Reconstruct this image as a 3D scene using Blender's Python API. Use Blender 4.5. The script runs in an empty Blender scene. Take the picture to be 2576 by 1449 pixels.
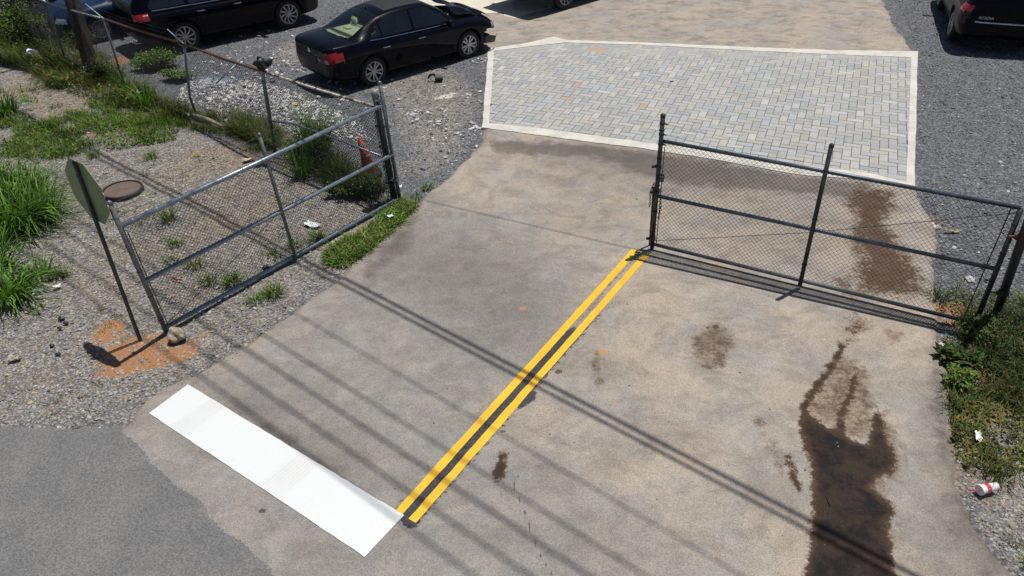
import bpy, bmesh, math, random
import numpy as np
from mathutils import Vector, Matrix
random.seed(7); RNG = np.random.default_rng(11)
S = bpy.context.scene
COL = S.collection

# ------------------------------------------------------------------ camera
# measured from the photograph: height 6 m, 35 deg down, slight roll.
FPX, CX, CY = 1928.0, 1288.0, 724.5          # focal length and centre on a 2576 px wide picture
H = 6.0
_p, _r = math.radians(35.0), math.radians(-1.44)
CF = Vector((0, math.cos(_p), -math.sin(_p)))
_rt = Vector((1, 0, 0)); _up = _rt.cross(CF)
CR = _rt * math.cos(_r) + _up * math.sin(_r)
CU = -_rt * math.sin(_r) + _up * math.cos(_r)
cam = bpy.data.cameras.new('camera'); camo = bpy.data.objects.new('camera', cam); COL.objects.link(camo)
camo.matrix_world = Matrix(((CR.x, CU.x, -CF.x, 0), (CR.y, CU.y, -CF.y, 0), (CR.z, CU.z, -CF.z, H), (0, 0, 0, 1)))
cam.sensor_width = 36; cam.lens = 36 * FPX / 2576; cam.clip_end = 2000
S.camera = camo

# ------------------------------------------------------------------ light
SUN_EL, SUN_AZ = math.radians(76.5), math.atan2(.31, .37)      # direction towards the sun, from +x
SD = Vector((math.cos(SUN_EL) * math.cos(SUN_AZ), math.cos(SUN_EL) * math.sin(SUN_AZ), math.sin(SUN_EL)))
w = bpy.data.worlds.new('World'); S.world = w; w.use_nodes = True
nt = w.node_tree; bg = nt.nodes['Background']; sky = nt.nodes.new('ShaderNodeTexSky')
sky.sky_type = 'NISHITA'; sky.sun_disc = False; sky.sun_elevation = SUN_EL
sky.sun_rotation = math.pi / 2 - SUN_AZ; sky.air_density = 1.0; sky.dust_density = 1.2
nt.links.new(sky.outputs[0], bg.inputs[0]); bg.inputs[1].default_value = 0.05
sun = bpy.data.lights.new('sun', 'SUN'); sun.energy = 4.5; sun.angle = math.radians(.53); sun.color = (1, .965, .91)
suno = bpy.data.objects.new('sun', sun); COL.objects.link(suno)
suno.rotation_euler = SD.to_track_quat('Z', 'Y').to_euler()
S.view_settings.view_transform = 'Standard'; S.view_settings.look = 'None'
S.view_settings.gamma = 1; S.view_settings.exposure = 0.0

# ------------------------------------------------------------------ helpers
def at(u, v, z=0.0):
    d = CF + CR * ((u - CX) / FPX) - CU * ((v - CY) / FPX)
    t = (z - H) / d.z
    return Vector((0, 0, H)) + d * t
def proj(P):
    d = Vector(P) - Vector((0, 0, H)); w_ = d.dot(CF)
    return (CX + d.dot(CR) / w_ * FPX, CY - d.dot(CU) / w_ * FPX)
def onseg(B, T, u, v):                        # point of the post B-T that stands nearest to a sight line
    best = None
    for i in range(201):
        P = B.lerp(T, i / 200); q = proj(P); e = (q[0] - u) ** 2 + (q[1] - v) ** 2
        if best is None or e < best[0]: best = (e, P)
    return best[1]
def P2(pts): return np.array([[p.x, p.y] for p in (at(*q) for q in pts)])

def tag(o, label=None, cat=None, group=None, kind=None):
    if label: o['label'] = label
    if cat: o['category'] = cat
    if group: o['group'] = group
    if kind: o['kind'] = kind
    return o
def empty(name, loc=(0, 0, 0), rz=0, parent=None):
    o = bpy.data.objects.new(name, None); COL.objects.link(o); o.location = loc; o.rotation_euler = (0, 0, rz)
    o.empty_display_size = .1; o.parent = parent
    return o
def link(name, me, mat=None, parent=None):
    o = bpy.data.objects.new(name, me); COL.objects.link(o)
    if mat is not None and not me.materials: me.materials.append(mat)
    o.parent = parent
    return o
def bobj(name, bm, mat, parent=None, smooth=False):
    me = bpy.data.meshes.new(name); bm.to_mesh(me); bm.free()
    if smooth: me.polygons.foreach_set('use_smooth', [True] * len(me.polygons))
    return link(name, me, mat, parent)
def npmesh(name, V, F, mat, parent=None, col=None, attrs=None, smooth=False):
    V = np.asarray(V, np.float32); F = np.asarray(F, np.int32); k = F.shape[1]
    me = bpy.data.meshes.new(name); me.vertices.add(len(V)); me.vertices.foreach_set('co', V.ravel())
    me.loops.add(F.size); me.loops.foreach_set('vertex_index', F.ravel())
    me.polygons.add(len(F)); me.polygons.foreach_set('loop_start', np.arange(0, F.size, k, dtype=np.int32))
    try: me.polygons.foreach_set('loop_total', np.full(len(F), k, np.int32))
    except Exception: pass
    me.polygons.foreach_set('use_smooth', np.full(len(F), smooth))
    if col is not None:
        a = me.attributes.new('col', 'FLOAT_COLOR', 'POINT')
        c = np.ones((len(V), 4), np.float32); c[:, :3] = col; a.data.foreach_set('color', c.ravel())
    for n, v in (attrs or {}).items():
        a = me.attributes.new(n, 'FLOAT', 'POINT'); a.data.foreach_set('value', np.asarray(v, np.float32))
    me.update(calc_edges=True); me.validate()
    return link(name, me, mat, parent)
def tube(bm, pts, r, n=8, cap=True):
    pts = [Vector(p) for p in pts]; rs = r if isinstance(r, (list, tuple)) else [r] * len(pts)
    rings = []; prev = None
    for i, p in enumerate(pts):
        t = (pts[min(i + 1, len(pts) - 1)] - pts[max(i - 1, 0)]).normalized()
        if prev is None:
            a = t.cross(Vector((0, 0, 1)))
            if a.length < .1: a = t.cross(Vector((1, 0, 0)))
            a.normalize()
        else: a = (prev - t * prev.dot(t)).normalized()
        prev = a; b = t.cross(a)
        rings.append([bm.verts.new(p + (a * math.cos(2 * math.pi * k / n) + b * math.sin(2 * math.pi * k / n)) * rs[i]) for k in range(n)])
    for A, B in zip(rings, rings[1:]):
        for k in range(n): bm.faces.new((A[k], A[(k + 1) % n], B[(k + 1) % n], B[k]))
    if cap: bm.faces.new(rings[0][::-1]); bm.faces.new(rings[-1])
def box(bm, c, s, M=None):
    vs = []
    for z in (-1, 1):
        for y in (-1, 1):
            for x in (-1, 1):
                p = Vector((c[0] + x * s[0] / 2, c[1] + y * s[1] / 2, c[2] + z * s[2] / 2)); vs.append(bm.verts.new(M @ p if M else p))
    for f in ((0, 2, 3, 1), (4, 5, 7, 6), (0, 1, 5, 4), (2, 6, 7, 3), (0, 4, 6, 2), (1, 3, 7, 5)): bm.faces.new([vs[i] for i in f])
def lathe(bm, prof, n=24, M=None, close=False):          # prof: (radius, height)
    R = []
    for r, z in prof:
        row = []
        for k in range(n):
            a = 2 * math.pi * k / n; p = Vector((r * math.cos(a), r * math.sin(a), z)); row.append(bm.verts.new(M @ p if M else p))
        R.append(row)
    Q = list(zip(R, R[1:])) + ([(R[-1], R[0])] if close else [])
    for A, B in Q:
        for k in range(n): bm.faces.new((A[k], A[(k + 1) % n], B[(k + 1) % n], B[k]))
    if not close:
        if prof[0][0] > 1e-4: bm.faces.new(R[0][::-1])
        if prof[-1][0] > 1e-4: bm.faces.new(R[-1])
def sdf(X, Y, poly):                                      # positive inside
    poly = np.asarray(poly); d = np.full(X.shape, 1e9); ins = np.zeros(X.shape, bool); n = len(poly)
    for i in range(n):
        ax, ay = poly[i]; bx_, by = poly[(i + 1) % n]
        ex, ey = bx_ - ax, by - ay; t = np.clip(((X - ax) * ex + (Y - ay) * ey) / (ex * ex + ey * ey + 1e-12), 0, 1)
        d = np.minimum(d, np.hypot(X - ax - t * ex, Y - ay - t * ey))
        if abs(ey) > 1e-12:
            c = ((ay > Y) != (by > Y)) & (X < ex * (Y - ay) / ey + ax); ins ^= c
    return np.where(ins, d, -d)
def dline(X, Y, pl):
    d = np.full(X.shape, 1e9)
    for (ax, ay), (bx_, by) in zip(pl[:-1], pl[1:]):
        ex, ey = bx_ - ax, by - ay; t = np.clip(((X - ax) * ex + (Y - ay) * ey) / (ex * ex + ey * ey + 1e-12), 0, 1)
        d = np.minimum(d, np.hypot(X - ax - t * ex, Y - ay - t * ey))
    return d
def vnoise(X, Y, s, seed=0):                              # smooth value noise, -1..1
    r = np.random.default_rng(seed); T = r.random((256, 256)) * 2 - 1
    x = X * s + 1000; y = Y * s + 1000; xi = np.floor(x).astype(int); yi = np.floor(y).astype(int)
    fx = x - xi; fy = y - yi; fx = fx * fx * (3 - 2 * fx); fy = fy * fy * (3 - 2 * fy)
    g = lambda a, b: T[a % 256, b % 256]
    return (g(xi, yi) * (1 - fx) + g(xi + 1, yi) * fx) * (1 - fy) + (g(xi, yi + 1) * (1 - fx) + g(xi + 1, yi + 1) * fx) * fy

# ------------------------------------------------------------------ materials
class NT:
    def __init__(s, name):
        s.m = bpy.data.materials.new(name); s.m.use_nodes = True; s.t = s.m.node_tree
        s.b = s.t.nodes['Principled BSDF']; s.pos = None
    def n(s, t, **k):
        o = s.t.nodes.new('ShaderNode' + t)
        for a, v in k.items(): setattr(o, a, v)
        return o
    def l(s, a, b): s.t.links.new(a, b)
    def inp(s, sock, v):
        if isinstance(v, (int, float)): sock.default_value = v
        elif isinstance(v, tuple): sock.default_value = v + (1,) if len(v) == 3 and sock.type == 'RGBA' else v
        else: s.l(v, sock)
    def P(s):
        if s.pos is None: s.pos = s.n('TexCoord').outputs['Object']
        return s.pos
    def mapv(s, scale=(1, 1, 1), rot=0, loc=(0, 0, 0)):
        m = s.n('Mapping'); m.inputs['Scale'].default_value = scale; m.inputs['Rotation'].default_value = (0, 0, rot); m.inputs['Location'].default_value = loc
        s.l(s.P(), m.inputs[0]); return m.outputs[0]
    def noise(s, scale, detail=3, rough=.55, vec=None, dist=0):
        o = s.n('TexNoise'); o.inputs['Scale'].default_value = scale; o.inputs['Detail'].default_value = detail
        o.inputs['Roughness'].default_value = rough; o.inputs['Distortion'].default_value = dist
        s.l(vec or s.P(), o.inputs['Vector']); return o.outputs['Fac']
    def voro(s, scale, feat='F1', vec=None, out='Distance', rnd=1):
        o = s.n('TexVoronoi', feature=feat); o.inputs['Scale'].default_value = scale; o.inputs['Randomness'].default_value = rnd
        s.l(vec or s.P(), o.inputs['Vector']); return o.outputs
    def ramp(s, v, a, b, lo=0., hi=1.):
        o = s.n('MapRange', interpolation_type='SMOOTHSTEP'); s.inp(o.inputs[0], v)
        for i, q in enumerate((a, b, lo, hi)): s.inp(o.inputs[i + 1], q)
        return o.outputs[0]
    def math(s, op, a, b=0., clamp=False):
        o = s.n('Math', operation=op, use_clamp=clamp); s.inp(o.inputs[0], a); s.inp(o.inputs[1], b); return o.outputs[0]
    def mix(s, f, a, b, blend='MIX'):
        o = s.n('Mix', data_type='RGBA', blend_type=blend); s.inp(o.inputs[0], f); s.inp(o.inputs[6], a); s.inp(o.inputs[7], b); return o.outputs[2]
    def attr(s, name, col=False):
        o = s.n('Attribute', attribute_name=name); return o.outputs['Color' if col else 'Fac']
    def bump(s, h, strength=.5, dist=.01):
        o = s.n('Bump'); o.inputs['Strength'].default_value = strength; o.inputs['Distance'].default_value = dist
        s.l(h, o.inputs['Height']); s.l(o.outputs[0], s.b.inputs['Normal'])
    def set(s, **k):
        for a, v in k.items(): s.inp(s.b.inputs[a.replace('_', ' ')], v)
        return s
def simple(name, c, rough=.6, metal=0., var=.25, nscale=12, **k):
    t = NT(name)
    n = t.noise(nscale, 4, .6); n2 = t.noise(nscale * 7, 2)
    f = t.math('ADD', t.ramp(n, .3, .7, 1 - var, 1 + var * .6), t.ramp(n2, .3, .7, -var * .3, var * .3))
    t.set(Base_Color=t.mix(1., c, f, 'MULTIPLY'), Roughness=rough, Metallic=metal); t.set(**k)
    return t.m
M = {}
M['galv'] = simple('galvanised steel', (.26, .31, .37), .42, .6, .25, 14)
M['galv_dark'] = simple('weathered dark steel', (.05, .052, .055), .5, .45, .35, 9)
M['galv_post'] = simple('dull grey steel', (.16, .178, .19), .5, .5, .3, 7)
M['wire_l'] = simple('grey fence wire', (.055, .058, .06), .5, .5, .3, 5)
M['wire_d'] = simple('dark fence wire', (.055, .055, .055), .5, .4, .3, 5)
M['rust'] = simple('rusty steel', (.12, .052, .034), .85, .1, .5, 9)
t = NT('flaking galvanised steel'); t.set(Base_Color=t.mix(t.ramp(t.noise(14, 4), .48, .56), (.5, .47, .42), (.1, .05, .035)), Roughness=.7); M['rustpale'] = t.m
M['rubber'] = simple('tyre rubber', (.012, .012, .013), .8, 0, .2, 20)
M['alloy'] = simple('alloy wheel', (.42, .43, .45), .35, .7, .1, 8)
M['chrome'] = simple('chrome', (.7, .72, .75), .12, 1., .03, 3)
M['black'] = simple('black plastic', (.012, .012, .013), .55, 0, .2, 10)
M['beige'] = simple('beige upholstery', (.50, .47, .36), .8, 0, .1, 8)
M['orange'] = simple('orange plastic', (.75, .085, .02), .5, 0, .2, 20)
M['reflective'] = simple('dirty reflective band', (.25, .25, .25), .5, 0, .4, 14)
M['white'] = simple('white plastic', (.78, .78, .78), .45, 0, .05, 12)
M['red'] = simple('red print', (.62, .02, .05), .5, 0, .05, 12)
M['cream'] = simple('painted pale wood', (.46, .4, .29), .8, 0, .3, 11)
M['card'] = simple('weathered card', (.5, .43, .3), .85, 0, .2, 12)
M['yellowp'] = simple('yellow wrapper', (.75, .6, .03), .5, 0, .1, 12)
M['green'] = simple('green plastic', (.02, .3, .12), .5, 0, .1, 12)
M['aluminium'] = simple('sign aluminium', (.25, .34, .17), .5, .3, .15, 4)
t = NT('castiron'); n = t.noise(9, 5, .7); v = t.voro(70)['Distance']
t.set(Base_Color=t.mix(n, (.075, .050, .040), (.16, .115, .09)), Roughness=.8); t.bump(v, .5, .004); M['iron'] = t.m
t = NT('rock'); n = t.noise(16, 6, .7); t.set(Base_Color=t.mix(t.ramp(n, .35, .65), (.2, .17, .12), (.47, .42, .32)), Roughness=.9); t.bump(n, .7, .02); M['rock'] = t.m
t = NT('creosoted timber'); n = t.noise(8, 6, .65, t.mapv((6, 6, .35))); t.set(Base_Color=t.mix(t.ramp(n, .3, .7), (.018, .013, .011), (.055, .040, .030)), Roughness=.9); t.bump(n, .8, .02); M['timber'] = t.m
def paint(name, c, c2=None):
    t = NT(name); t.set(Base_Color=c, Roughness=.3, Coat_Weight=.28, Coat_Roughness=.015, Specular_IOR_Level=.05)
    d = t.noise(2.2, 5, .7); t.set(Base_Color=t.mix(t.ramp(d, .5, .9, 0, .25), c, tuple(min(1, q + .004) for q in c)))
    return t.m
M['paint_black'] = paint('black car paint', (.0014, .002, .0055))
M['paint_blue'] = paint('dark blue car paint', (.010, .022, .055))
M['paint_maroon'] = paint('dark maroon car paint', (.022, .006, .006))
def glass(name, tint, k=.25):
    t = NT(name); tr = t.n('BsdfTransparent'); tr.inputs[0].default_value = tint + (1,)
    gl = t.n('BsdfGlossy'); gl.inputs['Roughness'].default_value = .03
    fr = t.n('Fresnel'); fr.inputs[0].default_value = 1.5
    mx = t.n('MixShader'); t.l(t.math('ADD', fr.outputs[0], k * .3), mx.inputs[0]); t.l(tr.outputs[0], mx.inputs[1]); t.l(gl.outputs[0], mx.inputs[2])
    t.l(mx.outputs[0], t.t.nodes['Material Output'].inputs[0]); return t.m
M['glass'] = glass('tinted window glass', (.16, .19, .19))
M['glass_clear'] = glass('green window glass', (.72, .85, .74))
t = NT('red lamp lens'); t.set(Base_Color=(.32, .004, .006), Roughness=.12, Coat_Weight=1.); M['lens_red'] = t.m
t = NT('clear lamp lens'); t.set(Base_Color=(.32, .34, .36), Roughness=.1, Coat_Weight=1., Metallic=.3); M['lens_clear'] = t.m
t = NT('amber lamp lens'); t.set(Base_Color=(.7, .2, .02), Roughness=.15, Coat_Weight=1.); M['lens_amber'] = t.m
def leafmat(name):
    t = NT(name); c = t.attr('col', True); t.set(Base_Color=c, Roughness=.6, Specular_IOR_Level=.2)
    tl = t.n('BsdfTranslucent'); t.l(t.mix(1., c, (1.2, 1.5, .5), 'MULTIPLY'), tl.inputs[0])
    mx = t.n('MixShader'); mx.inputs[0].default_value = .2; t.l(t.b.outputs[0], mx.inputs[1]); t.l(tl.outputs[0], mx.inputs[2])
    t.l(mx.outputs[0], t.t.nodes['Material Output'].inputs[0]); return t.m
M['leaf'] = leafmat('foliage')
t = NT('stones'); t.set(Base_Color=t.attr('col', True), Roughness=.85); M['stone'] = t.m
M['stem'] = simple('plant stem', (.09, .12, .04), .8, 0, .3, 10)
M['rail_dark'] = simple('blue grey steel rail', (.10, .125, .155), .42, .5, .3, 9)
# ------------------------------------------------------------------ ground surfaces
# gravel yard and verge: one sheet
t = NT('gravel ground')
vc = t.voro(30, vec=t.mapv((1, 1, 1))); cell = t.n('SeparateColor'); t.l(vc['Color'], cell.inputs[0]); rnd = cell.outputs[0]; rn2 = cell.outputs[1]
vf = t.voro(68); c2 = t.n('SeparateColor'); t.l(vf['Color'], c2.inputs[0])
big = t.noise(.55, 4, .6); mid = t.noise(4.5, 5, .65)
br = t.math('ADD', t.math('MULTIPLY', t.ramp(rnd, 0, 1, .6, 1.42), .6), t.math('MULTIPLY', t.ramp(c2.outputs[0], 0, 1, .4, 1.55), .4))
dark = t.mix(rn2, (.13, .138, .158), (.205, .206, .215))
light = t.mix(rn2, (.20, .198, .20), (.345, .305, .255))
base = t.mix(t.attr('light'), dark, light)
base = t.mix(t.math('MULTIPLY', t.ramp(t.math('ADD', big, t.attr('soil')), .62, .95), .75), base, (.30, .235, .165))
base = t.mix(1., base, br, 'MULTIPLY')
gap = t.ramp(vc['Distance'], .28, .75, 1., .55); base = t.mix(1., base, gap, 'MULTIPLY')
base = t.mix(1., base, t.ramp(mid, .25, .75, .8, 1.2), 'MULTIPLY')
spk = t.math('MULTIPLY', t.math('GREATER_THAN', rnd, t.ramp(t.attr('white'), 0, 1, .992, .45)), t.ramp(vc['Distance'], .3, .5, 1, 0))
base = t.mix(spk, base, (.55, .53, .52))
def patch(base, name, colr, amp=.12, sc=7, w_=.03):
    n_ = t.math('MULTIPLY', t.math('SUBTRACT', t.noise(sc, 5, .7), .5), amp * 2)
    return t.mix(t.ramp(t.math('ADD', t.attr(name), n_), -w_, w_), base, colr)
on = t.mix(t.noise(30, 4, .7), (.41, .19, .075), (.29, .16, .09))
base = patch(base, 'clay', t.mix(t.ramp(rnd, .72, .9), on, base), .3, 8)
base = patch(base, 'splash', t.mix(t.noise(20), (.40, .38, .31), (.62, .6, .52)), .12, 9)
base = patch(base, 'tint', t.mix(.35, base, (.25, .45, .62)), .3, 3, .15)
t.set(Base_Color=base, Roughness=.92, Specular_IOR_Level=.25)
hh = t.math('ADD', t.math('MULTIPLY', vc['Distance'], -1.), t.math('MULTIPLY', vf['Distance'], -.4))
t.bump(hh, .9, .022); M['gravel'] = t.m
E2 = (-17.5, 15.5, 3.0, 25.0)
xs = np.concatenate([[-300, -120, -60, -35, -24], np.arange(E2[0], E2[1] + .01, .07), [20, 30, 60, 120, 300]])
ys = np.concatenate([[-120, -50, -20, -8, 0], np.arange(E2[2], E2[3] + .01, .07), [28, 34, 45, 80, 150, 400]])
X, Y = np.meshgrid(xs, ys); nx, ny = len(xs), len(ys)
def gridfaces(nx, ny):
    i = np.arange(nx - 1)[None, :] + nx * np.arange(ny - 1)[:, None]; i = i.ravel()
    return np.stack([i, i + 1, i + nx + 1, i + nx], 1)
cl = lambda a: np.clip(a, -.6, .6)
verge = P2([(0, 1080), (340, 1050), (480, 955), (640, 860), (850, 700), (990, 580), (1040, 505), (985, 470), (700, 355), (500, 275), (300, 215), (165, 160), (0, 60)])
verge = np.vstack([verge, [[-40, 34], [-40, 0], [-8, 2]]])
vr = P2([(2350, 790), (2576, 780), (2700, 800), (2800, 1449), (2576, 1449), (2440, 1300), (2395, 1100), (2365, 870)])
dv, dr = sdf(X, Y, verge), sdf(X, Y, vr)
yl_ = sdf(X, Y, P2([(640, 130), (900, 20), (1010, 60), (1230, 200), (1215, 330), (1120, 440), (1000, 440), (960, 250), (780, 200)])); lightv = np.clip(np.maximum(np.maximum(dv, dr), np.minimum(yl_, .8) - .28) / .5 + .4 + .4 * vnoise(X, Y, 1.3, 3), 0, 1)
pile = P2([(520, 200), (640, 200), (760, 235), (900, 300), (930, 350), (800, 350), (690, 330), (560, 300), (500, 260), (440, 250), (470, 205)])
dpile = sdf(X, Y, pile)
whitev = np.clip(.4 * np.clip(dpile / .5 + .6, 0, 1) * (.8 + .4 * vnoise(X, Y, 2, 5)), 0, 1)
for (u, v, r) in [(1075, 290, .55), (1130, 335, .6), (1170, 380, .45), (1215, 250, .4), (1000, 265, .5), (930, 330, .7), (1212, 150, .3)]:
    c = at(u, v); whitev = np.maximum(whitev, .16 * np.clip(1.3 - np.hypot(X - c.x, Y - c.y) / r, 0, 1))
clayv = np.full(X.shape, -.6)
for (u, v, r) in [(270, 830, .22), (330, 905, .24), (400, 890, .22), (450, 880, .2), (280, 880, .16), (290, 920, .18), (395, 850, .14), (510, 835, .09), (480, 860, .12), (445, 795, .06), (440, 940, .08), (340, 870, .22),
                  (760, 395, .16), (820, 430, .22), (870, 440, .15), (2420, 790, .28), (2500, 830, .32), (2540, 900, .3), (20, 80, .3), (180, 165, .35), (300, 150, .25), (780, 555, .05), (2400, 890, .1), (235, 335, .1), (1000, 440, .05)]:
    c = at(u, v); clayv = np.maximum(clayv, r * 1.35 - np.hypot(X - c.x, Y - c.y) - .05)
soilv = np.clip(dv / .8, 0, 1) * .15
for (u, v, r, k) in [(120, 270, 1.2, .42), (60, 240, 1.0, .3), (900, 250, .0, .0), (600, 560, 1.3, .26), (250, 700, 1.0, .26), (150, 950, .8, .22), (700, 350, 1.0, .42), (560, 400, .9, .36), (450, 440, .8, .34), (330, 620, .8, .28), (480, 730, .6, .3), (480, 430, 1.0, .2), (520, 640, .9, .22), (2440, 1180, .5, .42), (2480, 1000, .5, .4), (2400, 1350, .6, .3), (440, 290, .5, .3), (2330, 560, .4, .35), (2370, 430, .4, .25), (200, 900, .6, .15), (1700, 20, 1, .2)]:
    c = at(u, v); soilv = np.maximum(soilv, k * np.clip(1.4 - np.hypot(X - c.x, Y - c.y) / r, 0, 1))
splv = np.full(X.shape, -.6)
for (u, v, r) in [(1120, 240, .2), (1140, 232, .13), (1100, 243, .13), (1165, 236, .08), (2345, 560, .15), (2340, 610, .12), (680, 318, .25), (2258, 88, .15), (2240, 60, .12), (1020, 508, .12), (2370, 510, .05), (740, 280, .25), (600, 240, .3)]:
    c = at(u, v); splv = np.maximum(splv, r - np.hypot((X - c.x), (Y - c.y) * 1.3) - .03)
c = at(535, 208); tint = .45 - np.hypot(X - c.x, Y - c.y) * .8
Z = -.035 + .012 * vnoise(X, Y, 2.3, 1) + .006 * vnoise(X, Y, 9, 2) + .14 * np.clip(dpile / .9, 0, 1) ** 1.0
c = at(130, 120); Z += .0
V = np.stack([X.ravel(), Y.ravel(), Z.ravel()], 1)
g = npmesh('ground', V, gridfaces(nx, ny), M['gravel'], attrs=dict(light=lightv.ravel(), white=whitev.ravel(), clay=cl(clayv).ravel(), soil=soilv.ravel(), splash=cl(splv).ravel(), tint=cl(tint).ravel()), smooth=True)
tag(g, kind='structure')
_clay = [(at(u, v), r) for (u, v, r) in [(270, 830, .22), (330, 905, .24), (400, 890, .22), (450, 880, .2), (280, 880, .16), (290, 920, .18), (395, 850, .14), (340, 870, .22), (760, 395, .16), (820, 430, .22)]]
def clay_in(X, Y): return np.max([r * 1.2 - np.hypot(X - c.x, Y - c.y) for c, r in _clay], 0) + .05 * vnoise(X, Y, 9, 31) > 0
def ground_z(x, y):
    x = np.asarray(x, float); y = np.asarray(y, float)
    return -.035 + .012 * vnoise(x, y, 2.3, 1) + .14 * np.clip(sdf(x, y, pile) / .9, 0, 1)

def sheet(name, poly, mat, top, step, attrs=None, low=-.07, edge=.07, namp=.05, nsc=4, bounds=None, seed=9):
    poly = np.asarray(poly); x0, y0 = poly.min(0) - .2; x1, y1 = poly.max(0) + .2
    if bounds: x0, y0, x1, y1 = bounds
    xs = np.arange(x0, x1, step); ys = np.arange(y0, y1, step); X, Y = np.meshgrid(xs, ys)
    d = sdf(X, Y, poly) + namp * vnoise(X, Y, nsc, seed) + namp * .5 * vnoise(X, Y, nsc * 3.1, seed + 1)
    Zz = low + (top - low) * np.clip(d / edge + .5, 0, 1) ** .6
    F = gridfaces(len(xs), len(ys)); keep = (d.ravel()[F] > -.12).any(1); F = F[keep]
    used = np.unique(F); remap = np.full(X.size, -1); remap[used] = np.arange(len(used))
    at_ = {k: f(X, Y, d).ravel()[used] for k, f in (attrs or {}).items()}
    V = np.stack([X.ravel(), Y.ravel(), Zz.ravel()], 1)[used]
    o = npmesh(name, V, remap[F], mat, attrs=at_, smooth=True); tag(o, kind='structure'); return o

def blobs(lst):
    L = [(at(u, v), r) for u, v, r in lst]
    def f(X, Y, d=None):
        o = np.full(X.shape, -.5)
        for c, r in L: o = np.maximum(o, r - np.hypot(X - c.x, Y - c.y))
        return o
    return f
def polys(ls, strokes=()):
    L = [P2(p) for p in ls]; K = [(P2(p), r) for p, r in strokes]
    def f(X, Y, d=None):
        o = np.full(X.shape, -.5)
        for p in L: o = np.maximum(o, cl(sdf(X, Y, p)))
        for p, r in K: o = np.maximum(o, r - dline(X, Y, p))
        return o
    return f
wet = polys([[(2021, 1015), (2041, 1046), (2082, 1071), (2154, 1107), (2179, 1117), (2195, 1040), (2205, 1020), (2225, 1056), (2236, 1107), (2258, 1143), (2256, 1184), (2207, 1209), (2195, 1224), (2227, 1250), (2258, 1290), (2238, 1327), (2248, 1388), (2258, 1449), (2262, 1600), (2008, 1600), (2024, 1424), (2036, 1321), (2041, 1260), (2034, 1158), (2016, 1117), (2006, 1061)]],
    [([(2120, 870), (2108, 890), (2082, 938), (2041, 995), (2021, 1025)], .055), ([(2154, 945), (2138, 995), (2113, 1046), (2115, 1090)], .05), ([(1985, 1150), (1995, 1200), (2010, 1230)], .045), ([(1264, 1148), (1256, 1200)], .062)])
damp = polys([[(2150, 470), (2250, 475), (2258, 520), (2230, 560), (2280, 620), (2325, 690), (2330, 740), (2290, 750), (2240, 735), (2180, 755), (2145, 730), (2150, 660), (2130, 600), (2150, 545), (2120, 515)],
              [(2140, 790), (2190, 805), (2160, 850), (2120, 890), (2180, 930), (2205, 1020), (2195, 1040), (2179, 1117), (2082, 1075), (2021, 1025), (2060, 950), (2100, 890), (2130, 840)],
              [(2230, 830), (2270, 835), (2268, 862), (2240, 865)], [(2225, 1030), (2262, 1100), (2275, 1150), (2262, 1200), (2225, 1230), (2262, 1290), (2250, 1400), (2180, 1400), (2150, 1150)], [(2090, 700), (2150, 690), (2150, 760), (2110, 730)], [(1740, 850), (1800, 810), (1850, 850), (1820, 930), (1760, 930)]],
             [([(1935, 1110), (1965, 1180)], .05), ([(1500, 890), (1515, 960)], .06), ([(1910, 1060), (1925, 1090)], .05)])
wet2 = polys([[(2150, 478), (2245, 480), (2250, 515), (2225, 560), (2270, 630), (2315, 690), (2310, 740), (2240, 745), (2175, 735), (2160, 690), (2165, 640), (2140, 600), (2160, 545), (2130, 515)], [(2150, 790), (2165, 800), (2150, 850), (2128, 860)]])
seal = polys([[(992, 1282), (1012, 1318), (1026, 1331), (1054, 1327), (1058, 1305), (1318, 1003), (1480, 815), (1440, 835), (1280, 985), (1120, 1160)], [(1300, 1035), (1345, 1008), (1352, 985), (1318, 985)]], [([(1300, 975), (1440, 830)], .05), ([(1440, 830), (1530, 720), (1612, 634)], .012), ([(1330, 985), (1500, 790)], .035), ([(1052, 1318), (1330, 1000), (1560, 738)], .006), ([(990, 1278), (1250, 990), (1420, 810)], .0)])
clay_d = blobs([(1315, 775, .05), (1545, 1012, .04), (1515, 885, .06), (1250, 1395, .02), (880, 655, .03), (1590, 1165, .02)])
spots = blobs([(1800, 822, .05), (1838, 852, .02), (1780, 825, .03), (1863, 938, .03), (960, 740, .03), (1330, 1160, .03), (1185, 1225, .02), (1230, 1275, .02), (1240, 1290, .02), (1300, 1195, .03), (1310, 1245, .02), (1325, 1290, .02), (920, 1015, .015), (870, 940, .02), (2180, 1240, .0), (1405, 935, .05), (1250, 1190, .06), (1265, 1085, .035), (1232, 1042, .01), (660, 1285, .04), (1620, 1210, .02), (1935, 1028, .03), (1700, 1080, .015), (2390, 1110, .04)])
apron = P2([(300, 1000), (480, 955), (660, 850), (850, 700), (1100, 480), (1300, 560), (1480, 720), (1330, 920), (1250, 1060), (1450, 1200), (1700, 1449), (1700, 1700), (0, 1700), (0, 1000)])
darkz = polys([[(1222, 350), (1500, 365), (1790, 402), (2000, 442), (2190, 458), (2190, 500), (2000, 490), (1800, 470), (1650, 455), (1500, 400), (1240, 385)], [(960, 610), (1050, 540), (1030, 620), (920, 700)], [(2400, 1240), (2500, 1290), (2600, 1449), (2480, 1449), (2410, 1330)], [(2360, 820), (2400, 1200), (2360, 1150), (2340, 900)], [(600, 1010), (720, 1090), (850, 1180), (800, 1180), (620, 1060)]])
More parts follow.
